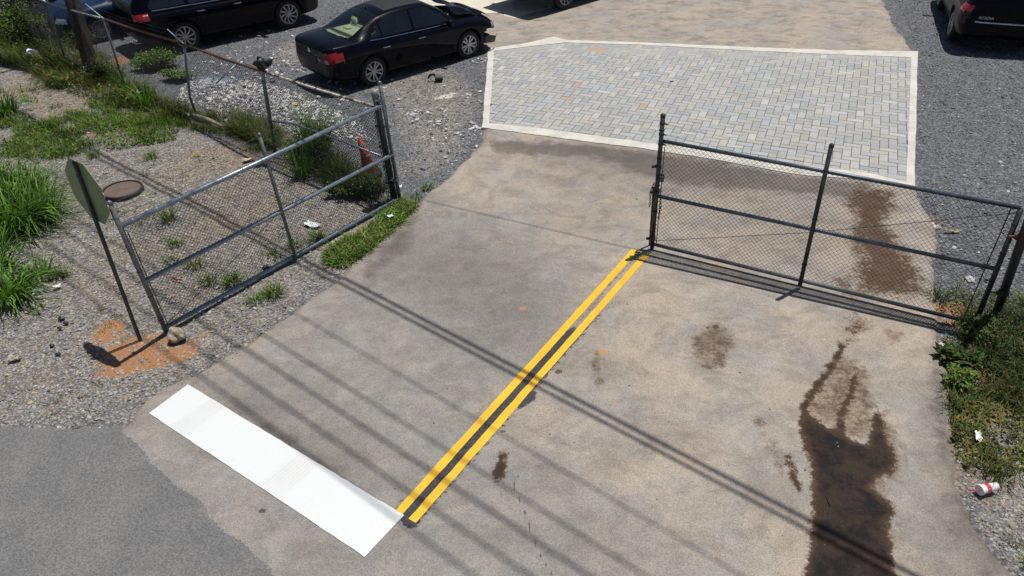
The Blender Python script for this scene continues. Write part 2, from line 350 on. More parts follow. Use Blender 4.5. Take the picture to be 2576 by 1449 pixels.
_gr = [(at(u, v), r, k) for u, v, r, k in [(1040, 640, 1.1, .45), (1200, 700, .9, .45), (1330, 800, .8, .4), (1480, 560, .8, .25), (1500, 400, 1.3, .5), (1750, 430, 1.2, .5), (1530, 930, .28, .5), (2395, 1000, .4, .5), (2370, 1180, .45, .35), (2470, 1360, .6, .8), (650, 1040, .5, .45), (780, 1130, .45, .4), (560, 980, .5, .25),
    (1330, 1180, .3, .3), (1960, 1230, .35, .5), (1800, 860, .45, .25), (1650, 1050, .5, .18), (1250, 880, .8, .2), (2050, 560, .9, .35), (1900, 640, .7, .2), (2200, 900, .8, .15), (1450, 1340, .6, .2), (900, 1240, .5, .2)]]
def grime(X, Y): return np.clip(sum(k * np.exp(-(((X - c.x) ** 2 + (Y - c.y) ** 2) / r ** 2)) for c, r, k in _gr), 0, 1)
scr = polys([], [([(1940, 802), (1962, 780), (1985, 748), (2012, 728)], .009), ([(2292, 862), (2312, 838), (2328, 808)], .009), ([(2245, 830), (2275, 860), (2285, 885)], .007), ([(1788, 452), (1822, 500), (1880, 496)], .010), ([(1290, 395), (1400, 398), (1478, 408)], .008), ([(690, 1030), (760, 1035), (820, 1065), (850, 1110)], .006), ([(1680, 585), (1720, 600), (1735, 618)], .006)])
def driveway_attrs():
    cr = [P2(p) for p in ([(1285, 1190), (1300, 1245), (1325, 1300), (1345, 1370), (1390, 1449)], [(1232, 1040), (1215, 1090), (1185, 1130)], [(2405, 1110), (2370, 1095), (2330, 1060), (2300, 1050)])]
    return dict(edge=lambda X, Y, d: cl(d), wet=lambda X, Y, d: wet(X, Y), damp=lambda X, Y, d: damp(X, Y), wetb=lambda X, Y, d: wet2(X, Y), seal=lambda X, Y, d: seal(X, Y), clay=lambda X, Y, d: clay_d(X, Y), grime=lambda X, Y, d: grime(X, Y),
                spots=lambda X, Y, d: np.maximum(spots(X, Y), np.maximum(.014 - dline(X, Y, cr[0]), np.maximum(.006 - dline(X, Y, cr[1]), .004 - dline(X, Y, cr[2])))), grey=lambda X, Y, d: np.clip(.5 + sdf(X, Y, apron) / 1.1, 0, 1), dark=lambda X, Y, d: darkz(X, Y), scratch=lambda X, Y, d: scr(X, Y))
def drive_mat(name, far=False):
    t = NT(name)
    n1 = t.noise(.9, 5, .62); n2 = t.noise(3.2, 5, .65); st = t.noise(1.7, 6, .72, t.mapv((1.0, 1.5, 1), math.radians(-20)), .6); fine = t.noise(85, 3, .7); grit = t.voro(110)
    gs = t.n('SeparateColor'); t.l(grit['Color'], gs.inputs[0])
    c = t.mix(t.ramp(n1, .38, .62), (.360, .305, .247), (.305, .282, .257))
    c = t.mix(t.ramp(n2, .5, .95), c, (.375, .295, .215) if not far else (.25, .215, .17))
    if not far: c = t.mix(t.math('MULTIPLY', t.attr('grey'), .85), c, t.mix(t.ramp(n2, .35, .65), (.215, .208, .202), (.275, .258, .238)))
    c = t.mix(t.math('MULTIPLY', t.ramp(t.math('ADD', st, t.math('MULTIPLY', n2, .3)), .60, .80), .42 if not far else .6), c, (.17, .152, .138))
    if not far:
        c = t.mix(t.math('MULTIPLY', t.math('ADD', t.attr('grime'), t.math('MULTIPLY', t.math('SUBTRACT', st, .5), .35), True), .75), c, (.118, .107, .099))
        dn = t.math('MULTIPLY', t.math('SUBTRACT', n2, .5), .7)
        c = t.mix(t.math('MULTIPLY', t.ramp(t.math('ADD', t.attr('dark'), dn), -.12, .16), .7), c, (.085, .075, .070))
    c = t.mix(t.ramp(t.math('ADD', t.attr('edge'), t.math('MULTIPLY', n2, .12)), .02, .16, .5, 0), c, (.20, .165, .12))
    c = t.mix(1., c, t.ramp(fine, .25, .75, .80, 1.2), 'MULTIPLY'); c = t.mix(1., c, t.ramp(gs.outputs[0], 0, 1, .84, 1.16), 'MULTIPLY')
    c = t.mix(1., c, t.ramp(t.noise(2.4, 6, .78, None, .8), .3, .7, .86, 1.10), 'MULTIPLY')
    pit = t.ramp(t.noise(26, 5, .8), .62, .70); c = t.mix(t.math('MULTIPLY', pit, .45), c, (.12, .10, .09)); c = t.mix(t.math('MULTIPLY', t.ramp(t.noise(70, 3, .6), .66, .71), .5), c, (.08, .07, .065))
    rough = .9
    if not far:
        nz = t.noise(7, 6, .75); nn = lambda k: t.math('MULTIPLY', t.math('SUBTRACT', nz, .5), k)
        nb = t.noise(20, 5, .8); nnb = lambda k: t.math('MULTIPLY', t.math('SUBTRACT', nb, .5), k)
        nl_ = t.noise(5, 6, .8); dm = t.ramp(t.math('ADD', t.attr('damp'), nn(.5)), -.05, .08)
        c = t.mix(t.math('MULTIPLY', dm, t.ramp(t.math('ADD', t.math('MULTIPLY', nb, .25), t.math('MULTIPLY', nl_, .75)), .36, .62, .35, .9)), c, t.mix(t.ramp(nl_, .4, .6), (.175, .118, .078), (.085, .052, .032)))
        wm = t.ramp(t.math('ADD', t.attr('wet'), t.math('ADD', nn(.20), nnb(.16))), -.015, .03)
        wb = t.ramp(t.math('ADD', t.attr('wetb'), t.math('ADD', nn(.8), nnb(.9))), .0, .09)
        wc = t.mix(t.ramp(t.noise(2.6, 6, .75), .4, .6), (.011, .009, .010), (.034, .023, .017)); wc = t.mix(t.ramp(t.math('ADD', t.attr('wet'), nn(.25)), .0, .12, 1, 0), wc, (.065, .038, .022)); wc = t.mix(t.ramp(t.voro(55)['Distance'], .0, .14, .22, 0), wc, (.16, .13, .11)); wc = t.mix(1., wc, t.ramp(fine, .25, .75, .6, 1.5), 'MULTIPLY')
        c = t.mix(t.math('MULTIPLY', wb, .82), c, t.mix(.5, wc, (.075, .042, .026))); c = t.mix(wm, c, wc)
        sp = t.ramp(t.math('ADD', t.attr('spots'), nnb(.035)), -.002, .008); c = t.mix(t.math('MULTIPLY', sp, .75), c, (.035, .030, .028))
        sl = t.ramp(t.math('ADD', t.attr('seal'), nnb(.10)), -.004, .012); c = t.mix(t.math('MULTIPLY', sl, .93), c, t.mix(t.ramp(gs.outputs[1], .2, .9), (.018, .018, .022), (.07, .068, .078)))
        c = t.mix(t.math('MULTIPLY', t.ramp(t.math('ADD', t.attr('clay'), nnb(.1)), -.01, .02), .7), c, (.48, .21, .08))
        c = t.mix(t.math('MULTIPLY', t.ramp(t.math('ADD', t.attr('scratch'), nnb(.012)), -.002, .006), .45), c, (.46, .42, .36))
        rough = t.ramp(wm, 0, 1, .9, .8)
    t.set(Base_Color=c, Roughness=rough, Specular_IOR_Level=.18)
    t.bump(t.math('ADD', t.math('MULTIPLY', fine, .6), t.math('MULTIPLY', grit['Distance'], .6)), .55, .006)
    return t.m
M['drive'] = drive_mat('worn concrete driveway'); M['drive_far'] = drive_mat('dusty concrete slab', True)
drv = P2([(470, 950), (560, 900), (640, 855), (750, 775), (850, 700), (920, 630), (985, 580), (1050, 508), (1110, 460), (1180, 395), (1215, 355), (1230, 300), (1500, 340), (1800, 380), (2290, 440), (2304, 482), (2347, 560), (2357, 606), (2344, 709), (2353, 793), (2362, 852), (2385, 1000), (2390, 1100), (2405, 1220), (2445, 1300), (2500, 1380), (2560, 1449), (2700, 1600), (500, 1600), (100, 1449), (150, 1200), (250, 1110), (330, 1062), (370, 1000)])
sheet('driveway', drv, M['drive'], 0., .045, driveway_attrs(), edge=.10, namp=.04)
far = P2([(1228, 140), (1200, 100), (1180, 60)]); far = np.vstack([far, [[-1.6, 23], [-2.2, 26], [-2.2, 40], [16, 40], [13.5, 29]], P2([(2222, 0), (2248, 60), (2262, 85), (2290, 115), (2305, 132), (2305, 150), (1900, 150), (1400, 130)])])
sheet('concrete_slab', far, M['drive_far'], 0., .08, dict(edge=lambda X, Y, d: cl(d)), edge=.06, namp=.06)
# pale concrete at the far left of the slab
t = NT('fresh pale concrete'); n = t.noise(2, 6, .7); t.set(Base_Color=t.mix(t.ramp(n, .4, .7), (.62, .57, .45), (.50, .47, .39)), Roughness=.9); M['pale'] = t.m
pale = np.vstack([P2([(1235, 34), (1300, 52), (1330, 40), (1380, 15), (1440, 0)]), [[1.6, 25.5], [1.0, 29], [-5.5, 30], [-5.5, 25]], P2([(1010, 0), (1100, 15), (1180, 35)])])
sheet('pale_concrete', pale, M['pale'], .006, .08, edge=.05, namp=.28, nsc=2.2, seed=33)
# street asphalt with the joint where it meets the apron
t = NT('street asphalt'); a1 = t.voro(75); s1 = t.n('SeparateColor'); t.l(a1['Color'], s1.inputs[0]); n = t.noise(1.6, 5, .6)
c = t.mix(t.ramp(n, .35, .65), (.135, .136, .139), (.168, .163, .158)); c = t.mix(1., c, t.ramp(s1.outputs[0], 0, 1, .8, 1.2), 'MULTIPLY'); c = t.mix(1., c, t.ramp(t.noise(120, 2), .3, .7, .85, 1.15), 'MULTIPLY')
c = t.mix(t.ramp(t.math('ADD', t.attr('seam'), t.math('MULTIPLY', t.noise(14, 4, .8), .07)), .025, .05, .85, 0), c, (.07, .05, .035))
t.set(Base_Color=c, Roughness=.9, Specular_IOR_Level=.3); t.bump(a1['Distance'], .5, .006); M['asphalt'] = t.m
seam = P2([(330, 1095), (400, 1160), (470, 1215), (540, 1290), (560, 1300), (640, 1370), (690, 1430), (760, 1520)])
st_ = P2([(0, 1072), (150, 1080), (300, 1072), (345, 1095), (400, 1158), (470, 1213), (540, 1288), (560, 1300), (640, 1372), (690, 1432), (760, 1520), (900, 1700)]); st_ = np.vstack([st_, [[2, 1.5], [8, -2], [-30, -12], [-30, 2]], [at(-400, 1072).xy[:]]])
sheet('street', st_, M['asphalt'], .004, .04, dict(seam=lambda X, Y, d: dline(X, Y, seam)), edge=.12, namp=.035, bounds=(-14, -1, 1.5, 8))
# ---- paver field with its pale concrete border
outer = [(1228, 124), (1325, 109), (1394, 93), (1422, 101), (1600, 107), (1900, 120), (2100, 127), (2309, 130), (2305, 300), (2301, 473), (2187, 454), (2003, 440), (1785, 400), (1600, 372), (1497, 360), (1350, 340), (1213, 322), (1221, 220)]
inner = [(1243, 129), (1330, 118), (1395, 111), (1422, 108), (1600, 113), (1900, 129), (2100, 138), (2292, 145), (2286, 300), (2279, 459), (2187, 437), (2015, 416), (1785, 381), (1600, 356), (1509, 344), (1350, 323), (1230, 311), (1237, 220)]
def ring(name, A, B, mat, top, sub=10, jit=.006):
    bm = bmesh.new(); n = len(A); Va = []; Vb = []
    for i in range(n):
        a0, a1, b0, b1 = at(*A[i]), at(*A[(i + 1) % n]), at(*B[i]), at(*B[(i + 1) % n])
        for k in range(sub):
            f = k / sub; j = jit * 1.6
            Va.append(a0.lerp(a1, f) + Vector((random.uniform(-j, j), random.uniform(-j, j), 0))); Vb.append(b0.lerp(b1, f) + Vector((random.uniform(-.3, .3) * jit, random.uniform(-.3, .3) * jit, 0)))
    Z = lambda p, z: bm.verts.new((p.x, p.y, z))
    rows = [[Z(p, -.08) for p in Va], [Z(p, top) for p in Va], [Z(p, top) for p in Vb], [Z(p, -.08) for p in Vb]]
    for r0, r1 in zip(rows, rows[1:]):
        for k in range(len(Va)): bm.faces.new((r0[k], r1[k], r1[(k + 1) % len(Va)], r0[(k + 1) % len(Va)]))
    return bobj(name, bm, mat)
t = NT('border concrete'); n = t.noise(2.5, 5, .7); c = t.mix(t.ramp(n, .35, .7), (.58, .56, .50), (.44, .43, .39)); c = t.mix(1., c, t.ramp(t.noise(60, 3), .3, .7, .88, 1.1), 'MULTIPLY')
c = t.mix(t.math('MULTIPLY', t.ramp(t.noise(30, 5, .8), .62, .68), .4), c, (.2, .18, .15)); t.set(Base_Color=c, Roughness=.9); t.bump(t.noise(40), .4, .006); M['border'] = t.m
tag(ring('paver_border', outer, inner, M['border'], .012), kind='structure')
bm = bmesh.new(); bm.faces.new([bm.verts.new((p[0], p[1], -.006)) for p in P2(inner)])
t = NT('joint sand'); t.set(Base_Color=(.075, .07, .062), Roughness=1.); M['joint'] = t.m
tag(bobj('paver_bed', bm, M['joint']), kind='structure')
t = NT('concrete paver'); c = t.attr('col', True); c = t.mix(1., c, t.ramp(t.noise(45, 4, .7), .3, .7, .82, 1.15), 'MULTIPLY'); c = t.mix(t.ramp(t.noise(.8, 4, .6), .45, .75, 0, .3), c, (.43, .39, .30))
oc = [at(*q) for q in ((1452, 210), (1420, 245), (1618, 265), (1500, 125))]
spr = t.ramp(t.math('ADD', t.attr('clay'), t.math('MULTIPLY', t.noise(14, 5, .8), .30)), .15, .22); c = t.mix(t.math('MULTIPLY', spr, .65), c, (.45, .25, .13))
t.set(Base_Color=c, Roughness=.88); t.bump(t.noise(60, 3), .3, .004); M['paver'] = t.m
ipoly = P2(inner); A0 = at(2280, 300); ang = math.radians(-23.2); ex = np.array([math.cos(ang), math.sin(ang)]); ey = np.array([-ex[1], ex[0]])

def snap(p):
    if sdf(np.array([p[0]]), np.array([p[1]]), ipoly)[0] > -.04: return p
    best = None
    for i_ in range(len(ipoly)):
        a_, b_ = ipoly[i_], ipoly[(i_ + 1) % len(ipoly)]; e_ = b_ - a_; q_ = a_ + e_ * np.clip(np.dot(p - a_, e_) / np.dot(e_, e_), 0, 1); d_ = np.linalg.norm(p - q_)
        if best is None or d_ < best[0]: best = (d_, q_)
    return best[1] + (p - best[1]) / best[0] * .04
s_ = .152; gp = .0048; Vv, Ff, Cc, Kk = [], [], [], []
for i in range(-90, 60):
    for j in range(-70, 70):
        m4 = (i - j) % 4
        if m4 == 0: cx, cy, lx, ly = i + 1, j + .5, 2, 1
        elif m4 == 3: cx, cy, lx, ly = i + .5, j + 1, 1, 2
        else: continue
        p = np.array([A0.x, A0.y]) + (ex * cx + ey * cy) * s_
        if not (-2.5 < p[0] < 11 and 10 < p[1] < 21): continue
        if sdf(np.array([p[0]]), np.array([p[1]]), ipoly)[0] < -.13: continue
        hx, hy = lx * s_ / 2 - gp, ly * s_ / 2 - gp; z = .004 + random.uniform(-.0018, .0018); b = .008; o = len(Vv)
        for (q, zz) in ((0, -.01), (0, z - .004), (b, z)):
            for sx, sy in ((-1, -1), (1, -1), (1, 1), (-1, 1)):
                w_ = p + ex * sx * (hx - q) + ey * sy * (hy - q); w_ = snap(w_); Vv.append((w_[0], w_[1], zz))
        for r in (0, 4):
            for k in range(4): Ff.append((o + r + k, o + r + (k + 1) % 4, o + r + 4 + (k + 1) % 4, o + r + 4 + k))
        Ff.append((o + 8, o + 9, o + 10, o + 11))
        u = random.random(); k = random.uniform(.88, 1.1)
        cc = (.325, .335, .34) if u < .45 else ((.35, .352, .345) if u < .75 else ((.37, .355, .325) if u < .95 else (.40, .40, .39)))
        cl_ = max(.18 - (w2 := math.hypot(p[0] - oc[0].x, p[1] - oc[0].y)), .16 - math.hypot(p[0] - oc[1].x, p[1] - oc[1].y), .12 - math.hypot(p[0] - oc[2].x, p[1] - oc[2].y), .25 - math.hypot(p[0] - oc[3].x, p[1] - oc[3].y))
        Cc += [tuple(q * k for q in cc)] * 12; Kk += [max(-.2, cl_)] * 12
tag(npmesh('paver_field', Vv, Ff, M['paver'], col=Cc, attrs=dict(clay=Kk)), kind='structure')
# ---- painted markings
def strip(name, quad, mat, z, n=40):
    a, b, c_, d = [at(*q) for q in quad]; V, F = [], []
    for i in range(n + 1):
        f = i / n; p, q = a.lerp(d, f), b.lerp(c_, f); j = .0035
        V += [(p.x + random.uniform(-j, j), p.y + random.uniform(-j, j), z), (q.x + random.uniform(-j, j), q.y + random.uniform(-j, j), z)]
        if i: o = 2 * i; F.append((o - 2, o - 1, o + 1, o))
    o = npmesh(name, V, F, mat); tag(o, kind='structure'); return o
t = NT('yellow road paint'); c = t.mix(t.ramp(t.noise(3, 4), .3, .7), (.80, .47, .012), (.70, .40, .012)); c = t.mix(1., c, t.ramp(t.noise(110, 3, .7), .3, .7, .8, 1.12), 'MULTIPLY')
c = t.mix(t.math('MULTIPLY', t.ramp(t.noise(22, 5, .8), .63, .70), .5), c, (.3, .18, .03)); t.set(Base_Color=c, Roughness=.6); t.bump(t.voro(110)['Distance'], .4, .004); M['yellow'] = t.m
strip('yellow_line', [(1590, 626), (1607, 630), (1012, 1294), (996, 1283)], M['yellow'], .004)
strip('yellow_line', [(1621, 635), (1637, 639), (1046, 1316), (1028, 1305)], M['yellow'], .004)
t = NT('white road paint'); bd = at(1016, 1297) - at(473, 968); ba = math.atan2(bd.y, bd.x); o0 = at(424, 1004)
mv = t.mapv((1, 1, 1), -ba, (0, 0, 0))
mp = t.n('Mapping'); mp.vector_type = 'TEXTURE'; mp.inputs['Rotation'].default_value = (0, 0, ba); mp.inputs['Location'].default_value = (o0.x, o0.y, 0); t.l(t.P(), mp.inputs[0])
sx = t.n('SeparateXYZ'); t.l(mp.outputs[0], sx.inputs[0]); bx_ = sx.outputs[0]; by_ = sx.outputs[1]
band = t.math('ADD', t.math('MULTIPLY', t.ramp(bx_, .38, .43), t.ramp(bx_, .64, .69, 1, 0)), t.math('MULTIPLY', t.ramp(bx_, 1.86, 1.91), t.ramp(bx_, 2.16, 2.21, 1, 0)))
ridg = t.ramp(t.math('SINE', t.math('MULTIPLY', bx_, 150.)), .3, .9, 1, .3)
c = t.mix(t.math('MULTIPLY', t.math('MULTIPLY', band, ridg), t.ramp(t.noise(3), .3, .6, .12, .28)), (.63, .65, .655), (.40, .39, .37))
c = t.mix(t.math('MULTIPLY', t.ramp(t.noise(38, 4, .8), .64, .69), .4), c, (.4, .38, .35)); c = t.mix(t.ramp(t.noise(1.2, 3), .5, .7, 0, .15), c, (.6, .58, .53))
t.set(Base_Color=c, Roughness=.6); t.bump(t.voro(90)['Distance'], .35, .004); M['whitep'] = t.m
strip('stop_line', [(473, 968), (375, 1041), (918, 1402), (1016, 1297)], M['whitep'], .008)
# ------------------------------------------------------------------ cars
def carhull(rows, n_len=150, sub=5, wells=(), wr=.38, W=.9):
    K = np.array(rows, float); xs = K[:, 0]; X = np.unique(np.concatenate([np.linspace(xs[0], xs[-1], n_len), xs]))
    # Catmull-Rom style (Hermite) interpolation of every column
    m = np.gradient(K[:, 1:], xs, axis=0)
    dl = np.diff(K[:, 1:], axis=0) / np.diff(xs)[:, None]
    for i in range(1, len(xs) - 1):
        s_ = dl[i - 1] * dl[i] <= 0; m[i][s_] = 0
        lim = 2.2 * np.minimum(abs(dl[i - 1]), abs(dl[i])); m[i] = np.clip(m[i], -lim, lim)
    m[0], m[-1] = dl[0], dl[-1]
    def ev(x):
        i = min(max(np.searchsorted(xs, x) - 1, 0), len(xs) - 2); h = xs[i + 1] - xs[i]; t_ = (x - xs[i]) / h
        a, b = K[i, 1:], K[i + 1, 1:]; return (2 * t_**3 - 3 * t_**2 + 1) * a + (t_**3 - 2 * t_**2 + t_) * h * m[i] + (-2 * t_**3 + 3 * t_**2) * b + (t_**3 - t_**2) * h * m[i + 1]
    bm = bmesh.new(); R = []
    for x in X:
        zb, wl, wm, zm, ws, zs, wb, zt, wr_, zre, ztop = ev(x)
        pts = [(0, zb), (wl - .1, zb), (wl, zb + .06), (wm, zm), (ws, zs), (wb, zt), ((wb + wr_) / 2 + .02, (zt + zre) / 2), (wr_, zre), (wr_ * .72, zre + (ztop - zre) * .62), (0, ztop)]
        out = [pts[0], pts[1]]
        P = [np.array(p) for p in pts]
        for i in range(1, 9):
            a, b = P[i], P[i + 1]; m0 = (b - P[i - 1]) / 2 if i > 1 else b - a; m1 = (P[i + 2] - a) / 2 if i < 8 else (b - a) * np.array([1, 0.])
            if i < 8:
                L = np.linalg.norm(b - a); m0 = m0 / (np.linalg.norm(m0) + 1e-6) * L; m1 = m1 / (np.linalg.norm(m1) + 1e-6) * L
            for k in range(1, sub + 1):
                t_ = k / sub; out.append(tuple((2 * t_**3 - 3 * t_**2 + 1) * a + (t_**3 - 2 * t_**2 + t_) * m0 * .8 + (-2 * t_**3 + 3 * t_**2) * b + (t_**3 - t_**2) * m1 * .8))
        out[-1] = (0, out[-1][1]); n = len(out)
        R.append([bm.verts.new((x, -y, z)) for y, z in out] + [bm.verts.new((x, y, z)) for y, z in out[-2:0:-1]])
    n = len(R[0])
    for A, B in zip(R, R[1:]):
        for k in range(n): bm.faces.new((A[k], B[k], B[(k + 1) % n], A[(k + 1) % n]))
    h = (n + 2) // 2
    for rg, fl in ((R[0], False), (R[-1], True)):
        for k in range(h - 1):
            a, b = rg[k], rg[k + 1]; c, d = rg[(-k - 1) % n], rg[(-k) % n]
            vs = [v for i, v in enumerate((a, b, c, d)) if v not in (a, b, c, d)[:i]]
            if len(vs) > 2: bm.faces.new(vs if not fl else vs[::-1])
    bmesh.ops.recalc_face_normals(bm, faces=bm.faces)
    return bm
def wheelset(parent, axles, r, track, spokes, style, rimr=.68):
    # one wheel > tyre, rim; copied
    tw = .215; rr = r * rimr
    def mk(side):
        wh = empty('wheel', (0, 0, 0), 0, parent)
        My = Matrix.Rotation(math.radians(90 * side), 4, 'X')     # axis -> y, outer face towards side
        bm = bmesh.new(); lathe(bm, [(rr, -tw / 2 + .01), (r * .86, -tw / 2), (r * .96, -tw / 2 + .02), (r, -tw / 2 + .05), (r, tw / 2 - .05), (r * .96, tw / 2 - .02), (r * .86, tw / 2), (rr, tw / 2 - .01)], 40, My, True)
        bobj('tyre', bm, M['rubber'], wh, True)
        bm = bmesh.new(); lathe(bm, [(rr - .022, -tw / 2), (rr + .004, -tw / 2), (rr + .004, tw / 2 - .004), (rr - .006, tw / 2 + .004), (rr - .022, tw / 2 - .008)], 40, My, True)
        for k in range(spokes):
            a = 2 * math.pi * k / spokes + (.16 if (style == 'pair' and k % 2) else 0); sw = .012 if style == 'thin' else .0155
            cw = .22 if style == 'swirl' else 0
            for q in range(4):
                f0, f1 = q / 4, (q + 1) / 4
                r0, r1 = .05 + (rr - .065) * f0, .05 + (rr - .065) * f1; vs = []
                for zz in (tw / 2 - .035, tw / 2 - .012):
                    for (rad, f) in ((r0, f0), (r1, f1)):
                        for sg in (-1, 1):
                            aa = a + cw * f * f; wd = sw * (1 + .25 * f) * sg
                            p = Vector((rad * math.cos(aa) - wd * math.sin(aa), rad * math.sin(aa) + wd * math.cos(aa), zz - .018 * (1 - f))); vs.append(bm.verts.new(My @ p))
                for f in ((0, 1, 3, 2), (4, 6, 7, 5), (0, 4, 5, 1), (2, 3, 7, 6), (0, 2, 6, 4), (1, 5, 7, 3)): bm.faces.new([vs[i] for i in f])
        lathe(bm, [(.0, tw / 2 - .06), (.062, tw / 2 - .05), (.062, tw / 2 - .018), (.03, tw / 2 - .008), (.0, tw / 2 - .007)], 16, My)
        bmesh.ops.recalc_face_normals(bm, faces=bm.faces)
        bobj('rim', bm, M['alloy'], wh)
        bm = bmesh.new(); lathe(bm, [(0, -.03), (rr * .62, -.03), (rr * .62, .0), (0, .0)], 24, My); bobj('brake_disc', bm, M['galv_dark'], wh)
        return wh
    src = {s: mk(s) for s in (1, -1)}
    for s in (1, -1):
        for i, ax in enumerate(axles):
            wh = src[s]
            if i:
                c = wh.copy(); COL.objects.link(c); c.parent = parent
                for ch in wh.children:
                    d = ch.copy(); COL.objects.link(d); d.parent = c
                wh = c
            wh.location = (ax, -s * track, r)
def car(name, label, rows, axles, r, track, groups, mats, loc, heading, spokes, style, cat='car', post=None, group='vehicles parked in the gravel yard'):
    root = empty(name, loc, heading); tag(root, label, cat, group)
    bm = carhull(rows)
    names = ['body'] + list(groups)
    for f in bm.faces:
        c = f.calc_center_median(); n_ = f.normal; f.material_index = 0
        for i, (g_, fn) in enumerate(groups.items()):
            if fn(c.x, c.y, c.z, n_): f.material_index = i + 1; break
        f.smooth = True
    me = bpy.data.meshes.new('hull'); bm.to_mesh(me); bm.free()
    for q in names + ['well']: me.materials.append(bpy.data.materials.get(q) or bpy.data.materials.new('slot_' + q))
    tmp = bpy.data.objects.new('hull', me); COL.objects.link(tmp)
    cb = bmesh.new()
    for ax in axles:
        for s in (1, -1):
            lathe(cb, [(r + .055, 0), (r + .055, .45)], 36, Matrix.Translation((ax, s * (track - .16), r + .01)) @ Matrix.Rotation(math.radians(-90 * s), 4, 'X'))
    bmesh.ops.recalc_face_normals(cb, faces=cb.faces)
    cm = bpy.data.meshes.new('cut'); cb.to_mesh(cm); cb.free()
    for q in names + ['well']: cm.materials.append(me.materials[len(cm.materials)])
    cm.polygons.foreach_set('material_index', [len(names)] * len(cm.polygons))
    co = bpy.data.objects.new('cut', cm); COL.objects.link(co)
    md = tmp.modifiers.new('b', 'BOOLEAN'); md.operation = 'DIFFERENCE'; md.object = co; md.solver = 'EXACT'
    dg = bpy.context.evaluated_depsgraph_get(); res = bpy.data.meshes.new_from_object(tmp.evaluated_get(dg))
    bpy.data.objects.remove(tmp); bpy.data.objects.remove(co)
    for i, q in enumerate(names + ['wheel_well']):
        b2 = bmesh.new(); b2.from_mesh(res)
        bmesh.ops.delete(b2, geom=[f for f in b2.faces if f.material_index != i], context='FACES')
        if not b2.faces: b2.free(); continue
        base = q.split('.')[0]
        for f in b2.faces: f.material_index = 0
        b2.faces.index_update()
        if base in ('front_door', 'rear_door', 'hood', 'trunk_lid', 'tailgate', 'front_bumper', 'rear_bumper'):
            rr = bmesh.ops.inset_region(b2, faces=b2.faces[:], thickness=.007, depth=0); bmesh.ops.delete(b2, geom=rr['faces'], context='FACES')
        if post: post(base, b2)
        b2.faces.index_update()
        if not b2.faces: b2.free(); continue
        comps = [[]]
        if base in ('front_door', 'rear_door', 'side_window', 'taillight', 'headlight', 'wheel_well'):
            comps = []; seen = set()
            for f in b2.faces:
                if f in seen: continue
                st = [f]; seen.add(f); cp = []
                while st:
                    q_ = st.pop(); cp.append(q_.index)
                    for e in q_.edges:
                        for g_ in e.link_faces:
                            if g_ not in seen: seen.add(g_); st.append(g_)
                comps.append(set(cp))
        for cp in comps:
            b3 = b2.copy(); b3.faces.ensure_lookup_table()
            if cp: bmesh.ops.delete(b3, geom=[f for f in b3.faces if f.index not in cp], context='FACES')
            me2 = bpy.data.meshes.new(base); b3.to_mesh(me2); b3.free()
            me2.polygons.foreach_set('use_smooth', [base != 'wheel_well'] * len(me2.polygons))
            link(base, me2, mats.get(base, mats['body']), root)
        b2.free()
    for m_ in [m for m in bpy.data.materials if m.name.startswith('slot_')]: bpy.data.materials.remove(m_)
    wheelset(root, axles, r, track, spokes, style)
    return root
def seats(root, xf, xr, z0, w_, mat):
    bm = bmesh.new()
    for y in (-w_, w_):
        box(bm, (xf, y, z0), (.5, .48, .16)); box(bm, (xf - .26, y, z0 + .3), (.13, .46, .56), Matrix.Translation((0, 0, 0))); box(bm, (xf - .33, y, z0 + .66), (.09, .26, .17))
    box(bm, (xr, 0, z0), (.48, w_ * 3.2, .16)); box(bm, (xr - .28, 0, z0 + .28), (.14, w_ * 3.2, .52))
    for y in (-w_, w_): box(bm, (xr - .30, y, z0 + .60), (.09, .26, .14))
    bmesh.ops.bevel(bm, geom=bm.edges[:], offset=.03, segments=2, affect='EDGES')
    bobj('seats', bm, mat, root, True)
# --- sedan: x forward, rear -2.32
SED = [(-2.33, .40, .52, .60, .55, .62, .76, .58, .90, .40, .955, .965), (-2.29, .33, .64, .73, .55, .74, .77, .67, .945, .46, .985, 1.0), (-2.2, .28, .73, .82, .56, .82, .79, .73, .975, .50, 1.01, 1.03),
       (-2.0, .25, .79, .87, .58, .86, .82, .765, .99, .54, 1.03, 1.05), (-1.72, .22, .82, .885, .60, .875, .84, .785, .995, .57, 1.035, 1.062), (-1.25, .20, .84, .89, .60, .885, .845, .80, .985, .56, 1.22, 1.275),
       (-.82, .19, .84, .89, .60, .885, .84, .80, .965, .55, 1.355, 1.415), (-.2, .18, .84, .89, .60, .885, .83, .80, .945, .56, 1.40, 1.465), (.3, .18, .84, .89, .60, .885, .825, .80, .93, .56, 1.385, 1.45),
       (.72, .18, .84, .89, .60, .885, .82, .795, .92, .57, 1.225, 1.285), (1.16, .18, .84, .89, .60, .88, .81, .785, .91, .60, .965, 1.01), (1.65, .19, .83, .885, .60, .86, .79, .75, .875, .52, .925, .955),
       (2.02, .21, .80, .86, .58, .81, .73, .68, .80, .44, .85, .87), (2.22, .24, .70, .78, .52, .72, .66, .58, .71, .36, .75, .765), (2.31, .30, .56, .64, .50, .58, .60, .46, .64, .28, .67, .68)]
def z_up(n): return n.z > .45
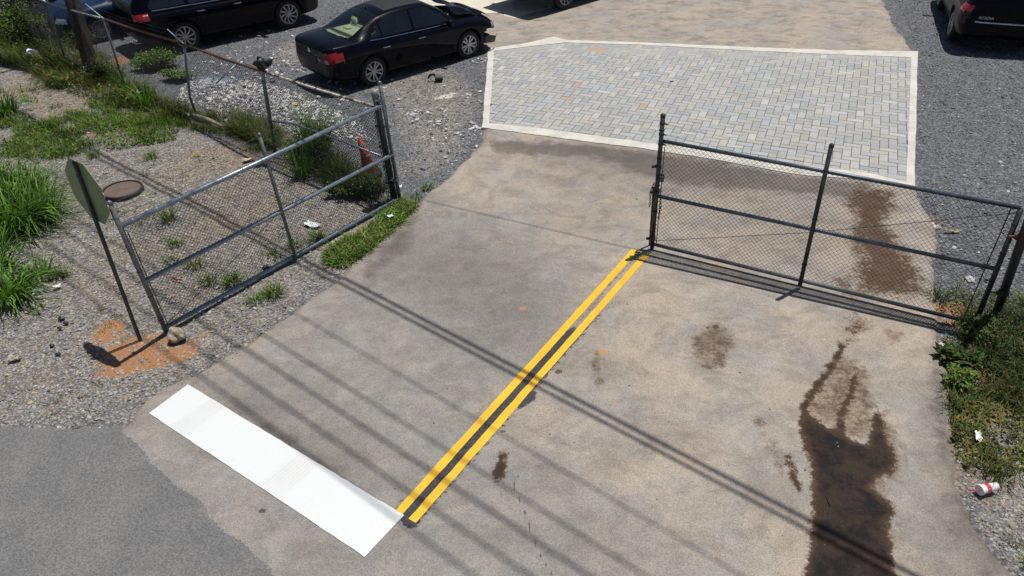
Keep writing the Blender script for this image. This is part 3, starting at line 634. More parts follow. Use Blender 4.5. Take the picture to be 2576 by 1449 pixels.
sed_groups = {
    'windshield': lambda x, y, z, n: .40 < x < 1.12 and abs(y) < .56 and n.z > .2 and z > .98,
    'rear_window': lambda x, y, z, n: -1.70 < x < -.86 and abs(y) < .53 and n.z > .3 and z > 1.06,
    'sunroof': lambda x, y, z, n: -.62 < x < .34 and abs(y) < .42 and z > 1.38,
    'side_window.rear': lambda x, y, z, n: (-1.28 < x < -.97 or -.93 < x < -.16) and abs(y) > .55 and z > .995 and z < 1.36 and n.z < .62 and (z - .98) < (1.28 + x) * .9 + .05 ,
    'side_window.front': lambda x, y, z, n: -.08 < x < .86 and abs(y) > .55 and z > .965 and z < 1.36 and n.z < .62 and z < 1.37 - max(0, x - .33) * .62,
    'taillight': lambda x, y, z, n: x < -1.98 and .70 < z < .90 and abs(y) > .56,
    'headlight': lambda x, y, z, n: x > 2.08 and .60 < z < .71 and abs(y) > .55,
    'trunk_lid': lambda x, y, z, n: (-2.33 <= x < -1.72 and abs(y) < .62 and z > .93 and z_up(n)) or (x < -2.328 and .62 < z),
    'hood': lambda x, y, z, n: 1.14 < x < 2.2 and abs(y) < .66 and n.z > .55 and z > .7,
    'rear_bumper': lambda x, y, z, n: x < -1.72 and z < .62 and n.z > -.6,
    'front_bumper': lambda x, y, z, n: x > 1.82 and z < .56 and n.z > -.6,
    'front_door': lambda x, y, z, n: -.12 < x < .90 and .32 < z < .955 and abs(y) > .6,
    'rear_door': lambda x, y, z, n: -1.05 < x < -.12 and .32 < z < .985 and abs(y) > .6 and not (x < -.85 and z < .70 and (x + .85) < -(z * 0 + .0) and z < .6),
}
def sed_post(base, b):
    if base == 'hood':                      # buckled, popped up at the windscreen
        bmesh.ops.subdivide_edges(b, edges=b.edges[:], cuts=1)
        for v in b.verts:
            x, y = v.co.x, v.co.y; k = max(0, (2.2 - x) / 1.06)
            v.co.z += .035 + .17 * k * (.35 + .65 * (y + .66) / 1.32) - .06 * math.exp(-((x - 1.72) / .12) ** 2) * 1.0 + .03 * math.sin(y * 9 + x * 3) * k
            v.co.x += .05
    if base == 'front_bumper':              # torn: only the near flank still hangs on
        bmesh.ops.delete(b, geom=[v for v in b.verts if v.co.y > -.66 or v.co.x > 2.2 or v.co.z > .50], context='VERTS')
        for v in b.verts:
            v.co.z -= .02 + .25 * max(0, v.co.x - 1.9); v.co.y -= .03; v.co.x += .05
SM = dict(body=M['paint_black'], windshield=M['glass'], rear_window=M['glass_clear'], side_window=M['glass'], sunroof=M['black'], taillight=M['lens_red'], headlight=M['lens_clear'], front_bumper=M['black'], wheel_well=M['black'])
h41 = math.radians(40.2)
def place(contact_px, ax, track, heading, side):      # side +1: the car's right flank is nearest
    p = at(*contact_px); f = Vector((math.cos(heading), math.sin(heading), 0)); rt_ = Vector((f.y, -f.x, 0))
    return p - f * ax - rt_ * (side * (track + .10))
a_, b_ = at(948, 214), at(1188, 142)
sed = car('sedan', 'black four-door sedan with buckled raised hood and red tail lamp, parked beside the paver field', SED, (-1.30, 1.36), .325, .765, sed_groups, SM, place((946, 213), -1.30, .765, h41, 1) + Vector((0, 0, -.03)), h41, 10, 'pair', post=sed_post)
seats(sed, .15, -.62, .52, .36, M['beige'])
bm = bmesh.new(); box(bm, (-1.34, 0, .985), (.72, 1.28, .05)); box(bm, (-1.2, .25, 1.02), (.1, .2, .03)); bobj('parcel_shelf', bm, M['beige'], sed)
bm = bmesh.new(); box(bm, (.95, 0, .84), (.4, 1.3, .14)); box(bm, (0, 0, .25), (3.6, 1.4, .03)); bmesh.ops.bevel(bm, geom=bm.edges[:], offset=.02, segments=1, affect='EDGES'); bobj('dashboard', bm, M['black'], sed)
for s in (1, -1):
    bm = bmesh.new(); tube(bm, [(-1.28, s * .815, .985), (-.9, s * .827, .965), (-.2, s * .83, .945), (.5, s * .827, .93), (.92, s * .815, .925)], .012, 6); bobj('chrome_trim', bm, M['chrome'], sed)
for s in (1, -1):
    for x in (-.92, .02):
        bm = bmesh.new(); tube(bm, [(x - .09, s * .893, .80), (x - .06, s * .925, .803), (x + .06, s * .925, .803), (x + .09, s * .893, .80)], .012, 6); bobj('door_handle', bm, M['chrome'], sed)
    bm = bmesh.new(); lathe(bm, [(0, -.045), (.07, -.035), (.09, 0), (.085, .04), (0, .05)], 12, Matrix.Translation((.72, s * .99, .98)) @ Matrix.Scale(1.25, 4, (0, 1, 0)) @ Matrix.Rotation(math.radians(90), 4, 'Y')); tube(bm, [(.74, s * .86, .93), (.73, s * .95, .95)], .02, 6)
    bobj('wing_mirror', bm, M['paint_black'], sed, True)
bm = bmesh.new(); lathe(bm, [(.045, 0), (.052, .004), (.045, .010), (0, .010)], 20, Matrix.Translation((-2.333, 0, .845)) @ Matrix.Rotation(math.radians(-90), 4, 'Y'))
tube(bm, [(-2.346, .03, .868), (-2.346, .012, .828), (-2.346, 0, .85), (-2.346, -.012, .828), (-2.346, -.03, .868)], .004, 4); tube(bm, [(-2.346, .014, .878), (-2.346, 0, .858), (-2.346, -.014, .878)], .004, 4); bobj('badge', bm, M['chrome'], sed)
bm = bmesh.new(); box(bm, (-2.335, 0, .68), (.012, .52, .15)); box(bm, (-2.31, 0, .50), (.03, 1.0, .02)); bobj('plate_recess', bm, M['black'], sed)
bm = bmesh.new(); tube(bm, [(-.78, 0, 1.405), (-.84, 0, 1.455), (-.88, 0, 1.46)], [.022, .012, .006], 6); bobj('antenna', bm, M['black'], sed)
bm = bmesh.new(); box(bm, (1.75, 0, .58), (.7, 1.1, .3)); box(bm, (1.55, .3, .76), (.3, .3, .12)); box(bm, (1.7, -.25, .75), (.36, .3, .1)); bmesh.ops.bevel(bm, geom=bm.edges[:], offset=.03, segments=1, affect='EDGES'); bobj('engine', bm, M['black'], sed)
bm = bmesh.new(); box(bm, (2.13, -.725, .645), (.12, .02, .05), Matrix.Identity(4)); bobj('turn_signal', bm, M['lens_amber'], sed)
def textpart(name, txt, size, Mx, mat, parent):
    cu = bpy.data.curves.new('t', 'FONT'); cu.body = txt; cu.size = size; cu.extrude = .002; cu.align_x = 'CENTER'
    o = bpy.data.objects.new('t', cu); COL.objects.link(o); dg = bpy.context.evaluated_depsgraph_get(); me = bpy.data.meshes.new_from_object(o.evaluated_get(dg)); bpy.data.objects.remove(o); bpy.data.curves.remove(cu)
    me.transform(Mx); me.materials.clear(); me.name = name; return link(name, me, mat, parent)
RB = Matrix(((0, 0, -1, 0), (-1, 0, 0, 0), (0, 1, 0, 0), (0, 0, 0, 1)))           # text facing the car's rear
textpart('badge_text', '2.5 SE', .05, Matrix.Translation((-2.337, -.40, .70)) @ RB, M['chrome'], sed)
# --- sport utility shape
SUV = [(-2.46, .48, .62, .72, .70, .76, .92, .70, 1.06, .58, 1.12, 1.14), (-2.42, .40, .72, .82, .70, .84, .94, .77, 1.09, .60, 1.20, 1.23), (-2.32, .34, .80, .90, .70, .90, .96, .82, 1.10, .63, 1.36, 1.40),
       (-2.16, .31, .84, .945, .70, .935, .97, .85, 1.10, .65, 1.555, 1.61), (-1.9, .29, .87, .955, .70, .945, .97, .86, 1.09, .66, 1.60, 1.68), (-1.2, .27, .89, .96, .70, .95, .96, .87, 1.075, .67, 1.63, 1.715), (0, .26, .89, .96, .70, .95, .95, .87, 1.05, .68, 1.63, 1.72),
       (.42, .26, .89, .96, .70, .95, .95, .87, 1.045, .67, 1.59, 1.68), (.85, .26, .89, .96, .70, .95, .94, .865, 1.04, .66, 1.38, 1.45), (1.30, .26, .89, .96, .70, .945, .93, .85, 1.03, .66, 1.10, 1.15), (1.75, .27, .885, .955, .70, .93, .91, .82, 1.0, .60, 1.05, 1.09),
       (2.15, .28, .86, .93, .68, .88, .86, .76, .93, .52, .98, 1.01), (2.36, .31, .78, .85, .62, .78, .76, .66, .84, .42, .88, .90), (2.46, .36, .62, .70, .58, .64, .68, .50, .72, .32, .75, .76)]
suv_groups = {
    'windshield': lambda x, y, z, n: .52 < x < 1.24 and abs(y) < .63 and n.z > .2 and z > 1.12,
    'rear_window': lambda x, y, z, n: -2.40 < x < -2.18 and abs(y) < .60 and n.x < -.3 and z > 1.16,
    'side_window.rear': lambda x, y, z, n: (-2.05 < x < -1.22 or -1.12 < x < -.16) and abs(y) > .6 and 1.125 < z < 1.57 and z < 1.14 + (x + 2.1) * 1.6 and n.z < .62,
    'side_window.front': lambda x, y, z, n: -.08 < x < .98 and abs(y) > .6 and z > 1.09 and n.z < .62 and z < 1.57 - max(0, x - .3) * .62,
    'taillight': lambda x, y, z, n: x < -2.12 and .93 < z < 1.07 and abs(y) > .5,
    'headlight': lambda x, y, z, n: x > 2.02 and .70 < z < .86 and abs(y) > .5,
    'tailgate': lambda x, y, z, n: (x < -2.40 and abs(y) < .78 and z > .72),
    'hood': lambda x, y, z, n: 1.3 < x < 2.36 and abs(y) < .74 and n.z > .55 and z > .8,
    'rear_bumper': lambda x, y, z, n: x < -1.95 and z < .72 and n.z > -.6,
    'front_bumper': lambda x, y, z, n: x > 1.95 and z < .66 and n.z > -.6,
    'front_door': lambda x, y, z, n: -.12 < x < 1.0 and .42 < z < 1.085 and abs(y) > .6,
    'rear_door': lambda x, y, z, n: -1.02 < x < -.12 and .42 < z < 1.12 and abs(y) > .6,
}
def suv(name, label, contact, ax, heading, side, mats, extra=None, **kw):
    r = car(name, label, SUV, (-1.41, 1.42), .375, .815, suv_groups, mats, place(contact, ax, .815, heading, side) + Vector((0, 0, -.03)), heading, kw.get('spokes', 10), kw.get('style', 'swirl'), 'suv')
    for s in (1, -1):
        bm = bmesh.new(); tube(bm, [(-2.02, s * .885, 1.115), (-1.6, s * .888, 1.10), (-.6, s * .888, 1.075), (.4, s * .885, 1.06), (.98, s * .87, 1.05)], .016, 6); bobj('chrome_trim', bm, M['chrome'], r)
    for s in (1, -1):
        for x in (-.88, .08):
            bm = bmesh.new(); tube(bm, [(x - .1, s * .96, .93), (x - .07, s * .995, .935), (x + .07, s * .995, .935), (x + .1, s * .96, .93)], .014, 6); bobj('door_handle', bm, M['chrome'], r)
        bm = bmesh.new(); lathe(bm, [(0, -.06), (.09, -.04), (.11, 0), (.1, .05), (0, .06)], 12, Matrix.Translation((.82, s * 1.07, 1.10)) @ Matrix.Scale(1.3, 4, (0, 1, 0)) @ Matrix.Rotation(math.radians(90), 4, 'Y')); tube(bm, [(.84, s * .9, 1.04), (.83, s * 1.02, 1.07)], .025, 6)
        bobj('wing_mirror', bm, mats['body'], r, True)
        bm = bmesh.new(); tube(bm, [(-1.7, s * .6, 1.70), (-1.6, s * .6, 1.745), (0, s * .6, 1.765), (.3, s * .6, 1.70)], .015, 6); bobj('roof_rail', bm, M['galv_dark'], r)
    seats(r, .1, -.8, .66, .36, M['black'])
    return r
s1 = suv('suv', 'black SUV with ten-spoke wheels, second vehicle behind the rusty-railed chain-link fence', (476, 128), -1.41, h41, 1, SM)
for y in (-.82, .82):
    bm = bmesh.new(); box(bm, (-2.20, y * 1.075, 1.0), (.14, .05, .10)); bmesh.ops.bevel(bm, geom=bm.edges[:], offset=.015, segments=1, affect='EDGES'); bobj('reversing_light', bm, M['lens_clear'], s1)
bm = bmesh.new(); tube(bm, [(-2.35, -.6, .36), (-2.48, -.55, .36), (-2.50, -.4, .37)], .03, 8); bobj('exhaust_pipe', bm, M['chrome'], s1)
s2 = suv('suv', 'black SUV seen from behind with chrome bumper strip, parked on gravel right of the pavers', (2382, 95), -1.41, math.radians(69.6), -1, SM, style='thin', spokes=12)
bm = bmesh.new(); tube(bm, [(-2.20, .86, .74), (-2.40, .76, .735), (-2.475, .5, .73), (-2.48, 0, .73), (-2.475, -.5, .73), (-2.40, -.76, .735), (-2.20, -.86, .74)], .022, 8); bobj('chrome_strip', bm, M['chrome'], s2)
textpart('badge_text', 'ACADIA', .085, Matrix.Translation((-2.475, .42, .80)) @ RB, M['chrome'], s2)
for y in (.62, .74):
    bm = bmesh.new(); lathe(bm, [(.045, 0), (.05, .01), (.035, .016), (0, .016)], 18, Matrix.Translation((-2.43 + (.02 if y < .7 else .06), y, .99)) @ Matrix.Rotation(math.radians(-90), 4, 'Y')); bobj('lamp_ring', bm, M['lens_clear'], s2)
# truck-like utility vehicle whose shadow falls on the slab at the top edge
hh = math.radians(42.5); f_ = Vector((math.cos(hh), math.sin(hh), 0)); r_ = Vector((f_.y, -f_.x, 0)); c_ = Vector((.86, 21.42, -.0))
UTE = [(q[0] * 1.05, q[1] + .16, q[2] + .10, q[3] + .03, q[4] + .18, q[5] + .05, q[6] + .18, q[7] + .05, q[8] + .18, q[9] + .05, q[10] + .2, q[11] + .2) for q in SUV]
UTE[0] = (-2.62, .62, .90, .95, .8, .95, 1.05, .90, 1.25, .72, 1.35, 1.4)
UTE = [UTE[0]] + [u for u in UTE if u[0] > -2.5]
ute = car('suv', 'tall black SUV at the top edge, casting its shadow on pale concrete', UTE, (-1.45, 1.5), .41, .86, {k: (lambda fn: (lambda x, y, z, n: fn(x, y, z - .18, n)))(fn) for k, fn in suv_groups.items()}, SM, c_ + f_ * 2.6 - r_ * .93, hh, 10, 'thin', 'suv')
# dark blue sedan and maroon sedan, fronts to the left
h221 = math.radians(220.8)
SB = dict(SM); SB['body'] = M['paint_blue']; SR = dict(SM); SR['body'] = M['paint_maroon']
def sedan2(label, contact, mats, spokes):
    r = car('sedan', label, SED, (-1.30, 1.36), .33, .765, {k: v for k, v in sed_groups.items() if k != 'sunroof'}, mats, place(contact, 1.36, .765, h221, -1) + Vector((0, 0, -.03)), h221, spokes, 'thin')
    seats(r, .15, -.62, .52, .36, M['black'])
    bm = bmesh.new(); box(bm, (.95, 0, .84), (.4, 1.3, .14)); box(bm, (0, 0, .25), (3.6, 1.4, .03)); bobj('dashboard', bm, M['black'], r)
    for s in (1, -1):
        for x in (-.92, .02):
            bm = bmesh.new(); tube(bm, [(x - .09, s * .893, .80), (x - .06, s * .925, .803), (x + .06, s * .925, .803), (x + .09, s * .893, .80)], .012, 6); bobj('door_handle', bm, mats['body'], r)
        bm = bmesh.new(); lathe(bm, [(0, -.045), (.07, -.035), (.09, 0), (.085, .04), (0, .05)], 12, Matrix.Translation((.72, s * .99, .98)) @ Matrix.Scale(1.25, 4, (0, 1, 0)) @ Matrix.Rotation(math.radians(90), 4, 'Y')); tube(bm, [(.74, s * .86, .93), (.73, s * .95, .95)], .02, 6)
        bobj('wing_mirror', bm, mats['body'], r, True)
        bm = bmesh.new(); lathe(bm, [(0, -.03), (.06, -.02), (.065, .01), (0, .03)], 12, Matrix.Translation((2.19, s * .66, .42)) @ Matrix.Rotation(math.radians(60 * s), 4, 'Z') @ Matrix.Rotation(math.radians(90), 4, 'Y')); bobj('fog_lamp', bm, M['lens_clear'], r, True)
    return r
sedan2('dark blue sedan behind the leaning utility pole, fronted to the left', (264, 102), SB, 16)
sedan2('dark maroon car behind the leafy bush, farthest into the left corner', (116, 42), SR, 14)
# ------------------------------------------------------------------ chain-link, gates, fences
def chainlink(name, P00, P10, P01, P11, mat, parent, step=.062, r=.0021, sag=0., hole=None):
    # diamonds between the bottom edge P00-P10 and the top edge P01-P11
    L = (P10 - P00).length; Hh = (P01 - P00).length; V, F = [], []
    nrm = (P10 - P00).cross(P01 - P00).normalized()
    def pos(x, y):
        a, b = x / L, y / Hh; return (P00.lerp(P10, a)).lerp(P01.lerp(P11, a), b) + nrm * (sag * math.sin(a * math.pi * 2) * math.sin(b * math.pi))
    n = int((L + Hh) / step)
    for sgn in (1, -1):
        for k in range(n):
            c = k * step + step * .5
            # line x - sgn*y = c', param by y
            if sgn == 1: y0, y1 = max(0, c - L), min(Hh, c); g = lambda y: c - y
            else: y0, y1 = max(0, Hh - c), min(Hh, L + Hh - c); g = lambda y: c - Hh + y
            if y1 - y0 < .01: continue
            m_ = max(2, int((y1 - y0) / .2)); pts = [pos(g(y0 + (y1 - y0) * i / m_), y0 + (y1 - y0) * i / m_) + nrm * (.003 * sgn) for i in range(m_ + 1)]
            t_ = (pts[-1] - pts[0]).normalized(); a = nrm; b = t_.cross(nrm).normalized(); o = len(V)
            for p in pts:
                for q in (0, 1, 2): th = q * 2.0944; V.append(p + (a * math.cos(th) + b * math.sin(th)) * r)
            for i in range(m_):
                for q in range(3): F.append((o + i * 3 + q, o + i * 3 + (q + 1) % 3, o + i * 3 + 3 + (q + 1) % 3, o + i * 3 + 3 + q))
    return npmesh(name, [tuple(v) for v in V], F, mat, parent)
def pipe(name, pts, r, mat, parent, n=12, cap=None, bands=0, **k):
    bm = bmesh.new(); tube(bm, pts, r, n)
    if cap: lathe(bm, [(cap * 1.1, -.03), (cap * 1.12, .0), (cap * .9, cap * .5), (cap * .4, cap * .9), (0, cap)], 12, Matrix.Translation(Vector(pts[-1])) @ (Vector(pts[-1]) - Vector(pts[-2])).to_track_quat('Z', 'Y').to_matrix().to_4x4())
    for i in range(bands):
        f = (i + .5) / bands; p, q = Vector(pts[0]), Vector(pts[-1]); c = p.lerp(q, f); d = (q - p).normalized(); tube(bm, [c - d * .006, c + d * .006], r * 1.22, n)
    return bobj(name, bm, mat, parent, True)
Z = Vector((0, 0, 1))
# left gate, standing open over the gravel
EB, ET = at(417, 832, .0), at(275, 510, 2.0); MB, MT = at(744, 650, .02), at(652, 338, 2.0); HB, HT = at(1006, 500, .0), at(955, 208, 2.0)
lg = empty('chain_link_gate', (EB + HB) / 2); tag(lg, 'galvanised pipe gate with three rails, swung open over weedy gravel on the left', 'gate', 'chain-link drive gates'); o_ = lg.location.copy()
R = lambda v: Vector(v) - o_
b0, b1 = onseg(EB, ET, 425, 824), onseg(HB, HT, 1003, 503); m0, m1 = onseg(EB, ET, 366, 710), onseg(HB, HT, 980, 393); t0, t1 = onseg(EB, ET, 304, 574), onseg(HB, HT, 958, 268)
pipe('gate_post', [R(EB), R(ET)], .030, M['galv_post'], lg, cap=.03, bands=5); pipe('gate_post', [R(HB), R(HT)], .028, M['galv_post'], lg, cap=.028, bands=7)
pipe('gate_stile', [R(MB), R(MT)], .024, M['galv_post'], lg, cap=.024, bands=4)
for a, b, q in ((b0, b1, 'bottom_rail'), (m0, m1, 'middle_rail'), (t0, t1, 'top_rail')): pipe(q, [R(a + Z * .02), R(b + Z * .02)], .030, M['galv'], lg, bands=14)
chainlink('mesh', R(b0 + Z * .02), R(b1 + Z * .02), R(t0 + Z * .02), R(t1 + Z * .02), M['wire_l'], lg, .056, .0025, .015)
bm = bmesh.new()
for k in (.90, .945, .99):
    for A, B in (((EB, ET), (MB, MT)), ((MB, MT), (HB, HT))):
        p, q = A[0].lerp(A[1], k), B[0].lerp(B[1], k); tube(bm, [R(p), R((p + q) / 2 - Z * .03), R(q)], .0022, 4)
tube(bm, [R(MB.lerp(MT, .42)), R((MB.lerp(MT, .42) + b0) / 2 - Z * .02), R(b0 + Z * .05)], .004, 5)
bobj('brace_wire', bm, M['wire_l'], lg)
e = (ET - EB).normalized(); off = (HB - EB).normalized() * .055
pipe('tension_bar', [R(EB + e * .08 + off), R(EB + e * 1.58 + off)], .006, M['galv_dark'], lg, 5); bm = bmesh.new(); hb = (EB - HB).normalized() * .05; tube(bm, [R(HB + e * .08 + hb), R(HB + e * 1.75 + hb)], .006, 5)
bobj('tension_bar', bm, M['galv_dark'], lg)
for k in (.18, .86):
    bm = bmesh.new(); c = R(HB.lerp(HT, k)); lathe(bm, [(.034, -.03), (.04, -.03), (.04, .03), (.034, .03)], 12, Matrix.Translation(c), True); tube(bm, [c, c + Vector((-.12, -.02, 0))], .012, 6); box(bm, (c.x - .03, c.y, c.z), (.07, .05, .05)); bobj('hinge', bm, M['galv'], lg)
# right gate, closed across the driveway
LB, LT = at(1640, 624, .02), at(1668, 290, 2.05); RMB, RMT = at(2012, 718, .05), at(2092, 365, 2.05); RB_, RT = at(2456, 806, .05), at(2568, 527, 1.62)
rg = empty('chain_link_gate', (LB + RB_) / 2); tag(rg, 'dark chain-link gate closed across the concrete, with chain and lock box', 'gate', 'chain-link drive gates'); o_ = rg.location.copy()
b0, b1 = onseg(LB, LT, 1641, 618), at(2440, 815, .05); m0, m1 = onseg(LB, LT, 1656, 497), at(2500, 681, .83); t0, t1 = onseg(LB, LT, 1664, 360), at(2566, 529, 1.6)
pipe('gate_post', [R(LB), R(LT)], .031, M['galv_dark'], rg, cap=.032, bands=5); pipe('gate_post', [R(RB_), R(RT)], .031, M['galv_dark'], rg, bands=4); pipe('gate_stile', [R(RMB), R(RMT)], .028, M['galv_dark'], rg, cap=.028, bands=3)
for a, b, q in ((b0, b1, 'bottom_rail'), (m0, m1, 'middle_rail'), (t0, t1, 'top_rail')): pipe(q, [R(a + Z * .03), R(b + Z * .03)], .026, M['rail_dark'] if q != 'bottom_rail' else M['galv_post'], rg)
chainlink('mesh', R(b0 + Z * .0), R(b1 + Z * .0), R(t0 + Z * .05), R(t1 + Z * .05), M['wire_d'], rg, .062, .0024, .008)
bm = bmesh.new()
for k in (.80, .87, .945):
    p, q, s_ = LB.lerp(LT, k), RMB.lerp(RMT, k), RB_.lerp(RT, k * 1.22); tube(bm, [R(p), R((p + q) / 2 - Z * .05), R(q)], .0016, 4)
tube(bm, [R(b0 + Z * .08), R(m0.lerp(m1, .5) - Z * .02), R(t1 - Z * .03)], .004, 5); bobj('brace_wire', bm, M['wire_d'], rg)
d_ = (b1 - b0).normalized()
pipe('tension_bar', [R(b0 + d_ * .06), R(t0 + d_ * .06 - Z * .05)], .006, M['galv_dark'], rg, 5); bm = bmesh.new(); tube(bm, [R(b1 - d_ * .09), R(t1 - d_ * .09)], .007, 5); bobj('tension_bar', bm, M['galv_dark'], rg)
for k in (.80, .87, .945):
    bm = bmesh.new(); c = R(LB.lerp(LT, k)); tube(bm, [c, c + d_ * .07], .010, 6); lathe(bm, [(.033, -.012), (.037, -.012), (.037, .012), (.033, .012)], 10, Matrix.Translation(c), True); bobj('wire_clip', bm, M['galv_dark'], rg)
for k in (.08, .45, .64): 
    bm = bmesh.new(); c = R(LB.lerp(LT, k)); lathe(bm, [(.034, -.02), (.042, -.02), (.042, .02), (.034, .02)], 10, Matrix.Translation(c), True); box(bm, (c.x - .06, c.y, c.z), (.07, .03, .03)); bobj('bracket', bm, M['galv_dark'], rg)
pipe('drop_rod', [R(at(1634, 617, .0)), R(at(1645, 466, .98))], .015, M['galv_dark'], rg, n=8)
bm = bmesh.new(); tube(bm, [R(at(1640, 470, .98)), R(at(1652, 470, .98))], .02, 8); bobj('rod_handle', bm, M['galv_dark'], rg)
def chain(pts, label):
    bm = bmesh.new(); P = [Vector(p) for p in pts]; L = [0]
    for a, b in zip(P, P[1:]): L.append(L[-1] + (b - a).length)
    s_ = 0; k = 0
    while s_ < L[-1]:
        i = max(j for j in range(len(L) - 1) if L[j] <= s_); p = P[i].lerp(P[i + 1], (s_ - L[i]) / (L[i + 1] - L[i])); t_ = (P[i + 1] - P[i]).normalized()
        a = t_.cross(Vector((0, 1, .1))).normalized(); b = t_.cross(a); q = a if k % 2 else b
        ring_ = [p + t_ * (.022 * math.cos(h)) + q * (.013 * math.sin(h)) for h in [j * math.pi / 4 for j in range(9)]]; tube(bm, ring_, .0045, 5, False); s_ += .034; k += 1
    o = bobj('chain', bm, M['rust']); return tag(o, label, 'chain')
chain([at(1645, 462, 1.0), at(1637, 480, .93), at(1634, 520, .70)], 'rusty chain hanging left of the drop rod on the dark gate')
chain([at(1648, 470, .98), at(1662, 478, .95), at(1662, 520, .72), at(1656, 550, .52)], 'rusty chain hanging through the mesh of the dark gate')
lb = empty('lock_box', at(1664, 448, 1.08)); tag(lb, 'small black and grey combination lock box hung on the dark gate', 'lock box')
q_ = Matrix.Rotation(math.radians(-12), 4, 'Z'); bm = bmesh.new(); box(bm, (0, 0, 0), (.075, .045, .12), q_); bmesh.ops.bevel(bm, geom=bm.edges[:], offset=.012, segments=2, affect='EDGES'); bobj('case', bm, M['black'], lb)
bm = bmesh.new(); box(bm, (-.005, -.026, -.005), (.05, .012, .09), q_); bmesh.ops.bevel(bm, geom=bm.edges[:], offset=.005, segments=1, affect='EDGES'); bobj('cover', bm, M['galv'], lb)
bm = bmesh.new(); box(bm, (-.003, -.034, .014), (.03, .006, .03), q_); bobj('window', bm, M['black'], lb)
bm = bmesh.new(); tube(bm, [(-.025, 0, .055), (-.022, 0, .1), (0, 0, .118), (.022, 0, .1), (.025, 0, .055)], .006, 6); bobj('shackle', bm, M['chrome'], lb)
# big fence post on the right carrying the gate, with stub of fence
rp = empty('fence_post', at(2503, 797, 0)); tag(rp, 'thick dark fence post carrying the right gate, foot hidden in weeds', 'fence post'); o_ = rp.location.copy()
RPT = at(2576, 590, 1.35); d = (RPT - o_).normalized(); pipe('pipe', [Vector((0, 0, 0)), d * 2.3], .052, M['galv_dark'], rp, cap=.055)
for k in (.45, 1.35):
    bm = bmesh.new(); c = d * k; lathe(bm, [(.054, -.03), (.064, -.03), (.064, .03), (.054, .03)], 14, Matrix.Translation(c), True); tube(bm, [c, c + Vector((-.16, .02, .0))], .018, 8); box(bm, (c.x - .02, c.y, c.z), (.15, .06, .05)); bobj('hinge', bm, M['rust'] if k > 1 else M['galv_dark'], rp)
rf = empty('chain_link_fence', at(2510, 800, 0)); tag(rf, 'chain-link fence running off the right edge behind dark weeds', 'fence', 'chain-link fences'); o_ = rf.location.copy()
a0 = at(2510, 800, 0); fd = Vector((.93, -.36, 0)).normalized() ; a1 = a0 + fd * 4
chainlink('mesh', R(a0 + Z * .05), R(a1 + Z * .05), R(a0 + Z * 1.6 + Vector((.05, 0, 0))), R(a1 + Z * 1.6), M['wire_d'], rf); pipe('top_rail', [R(a0 + Z * 1.62), R(a1 + Z * 1.62)], .021, M['rust'], rf, bands=6); pipe('post', [R(a0 + fd * 3), R(a0 + fd * 3 + Z * 1.9)], .03, M['galv_dark'], rf, cap=.03)
# long fence on the left
def fpost(b, t, zt): return at(*b, -.02), at(*t, zt)
posts = [fpost((-250, 10), (-330, -150), 1.55), fpost((22, 80), (-25, -70), 1.55), fpost((170, 165), (115, 5), 1.5), fpost((316, 226), (261, 48), 1.52), fpost((492, 291), (463, 112), 1.5), fpost((692, 379), (655, 152), 1.80), fpost((992, 501), (943, 234), 1.82)]
lf = empty('chain_link_fence', posts[4][0]); tag(lf, 'old chain-link fence with rusty top rail along the gravel yard on the left', 'fence', 'chain-link fences'); o_ = lf.location.copy()
rad = [.022, .022, .022, .022, .024, .034, .052]
bent = (posts[4][0] + Vector((.02, .01, .0)), at(478, 245, .42), posts[4][1])
for i, (b, t_) in enumerate(posts):
    if i == 4: pipe('post', [R(bent[0]), R(bent[1]), R(bent[2])], rad[i], M['galv_post'], lf)
    else: pipe('post', [R(b), R(t_)], rad[i], M['galv_post'] if i < 6 else M['galv_dark'], lf, n=14, cap=rad[i] if i >= 5 else None, bands=7 if i == 5 else 0)
rl = [onseg(*posts[0], -325, -145), onseg(*posts[1], -20, -62), onseg(*posts[2], 122, 0), posts[3][1], posts[4][1], onseg(*posts[5], 658, 180), onseg(*posts[6], 948, 270)]
for i in range(6):
    a, b = rl[i], rl[i + 1]; mt = M['galv'] if i < 3 else (M['rust'] if i < 5 else M['rustpale'])
    bm = bmesh.new(); tube(bm, [R(a), R(a.lerp(b, .5) - Z * .015), R(b)], .022, 10); L = (b - a).length
    o = bobj('top_rail', bm, mt, lf, True)
    bm = bmesh.new(); nk = int(L / .075)              # knuckles of the fabric looped over the rail
    for k in range(nk):
        c = R(a.lerp(b, (k + .5) / nk)); u_ = (b - a).normalized(); s2_ = u_.cross(Z)
        tube(bm, [c + u_ * .012 - Z * .03 - s2_ * .02, c - s2_ * .026 + Z * .012, c + Z * .036, c + s2_ * .02 + Z * .02 + u_ * .012], .0028, 4, False)
    bobj('rail_ties', bm, mt if i > 2 else M['wire_l'], lf)
    pb, pt = posts[i][0] + Z * .06, posts[i + 1][0] + Z * .06
    if i == 4: pt = pt + Z * .04
    chainlink('mesh', R(pb), R(pt), R(a), R(b), M['wire_l'], lf, .062, .0027, .02)
br = [at(692, 302, .62), at(735, 309, .66), at(865, 362, .62), at(975, 400, .60)]
br = [onseg(*posts[5], 693, 302), at(735, 310, .64), at(860, 355, .66), onseg(*posts[6], 975, 398)]
pipe('brace_rail', [R(p) for p in br], .019, M['galv'], lf, bands=0)
for i, (px, z) in ((3, ((215, 10), 1.78)), (4, ((421, 74), 1.72))):
    bm = bmesh.new(); tube(bm, [R(posts[i][1]), R(at(*px, z))], [.018, .010], 6); bobj('barb_arm', bm, M['galv'], lf)
arm3, arm4 = at(215, 10, 1.78), at(421, 74, 1.72); a2 = at(60, -60, 1.75)
bm = bmesh.new()
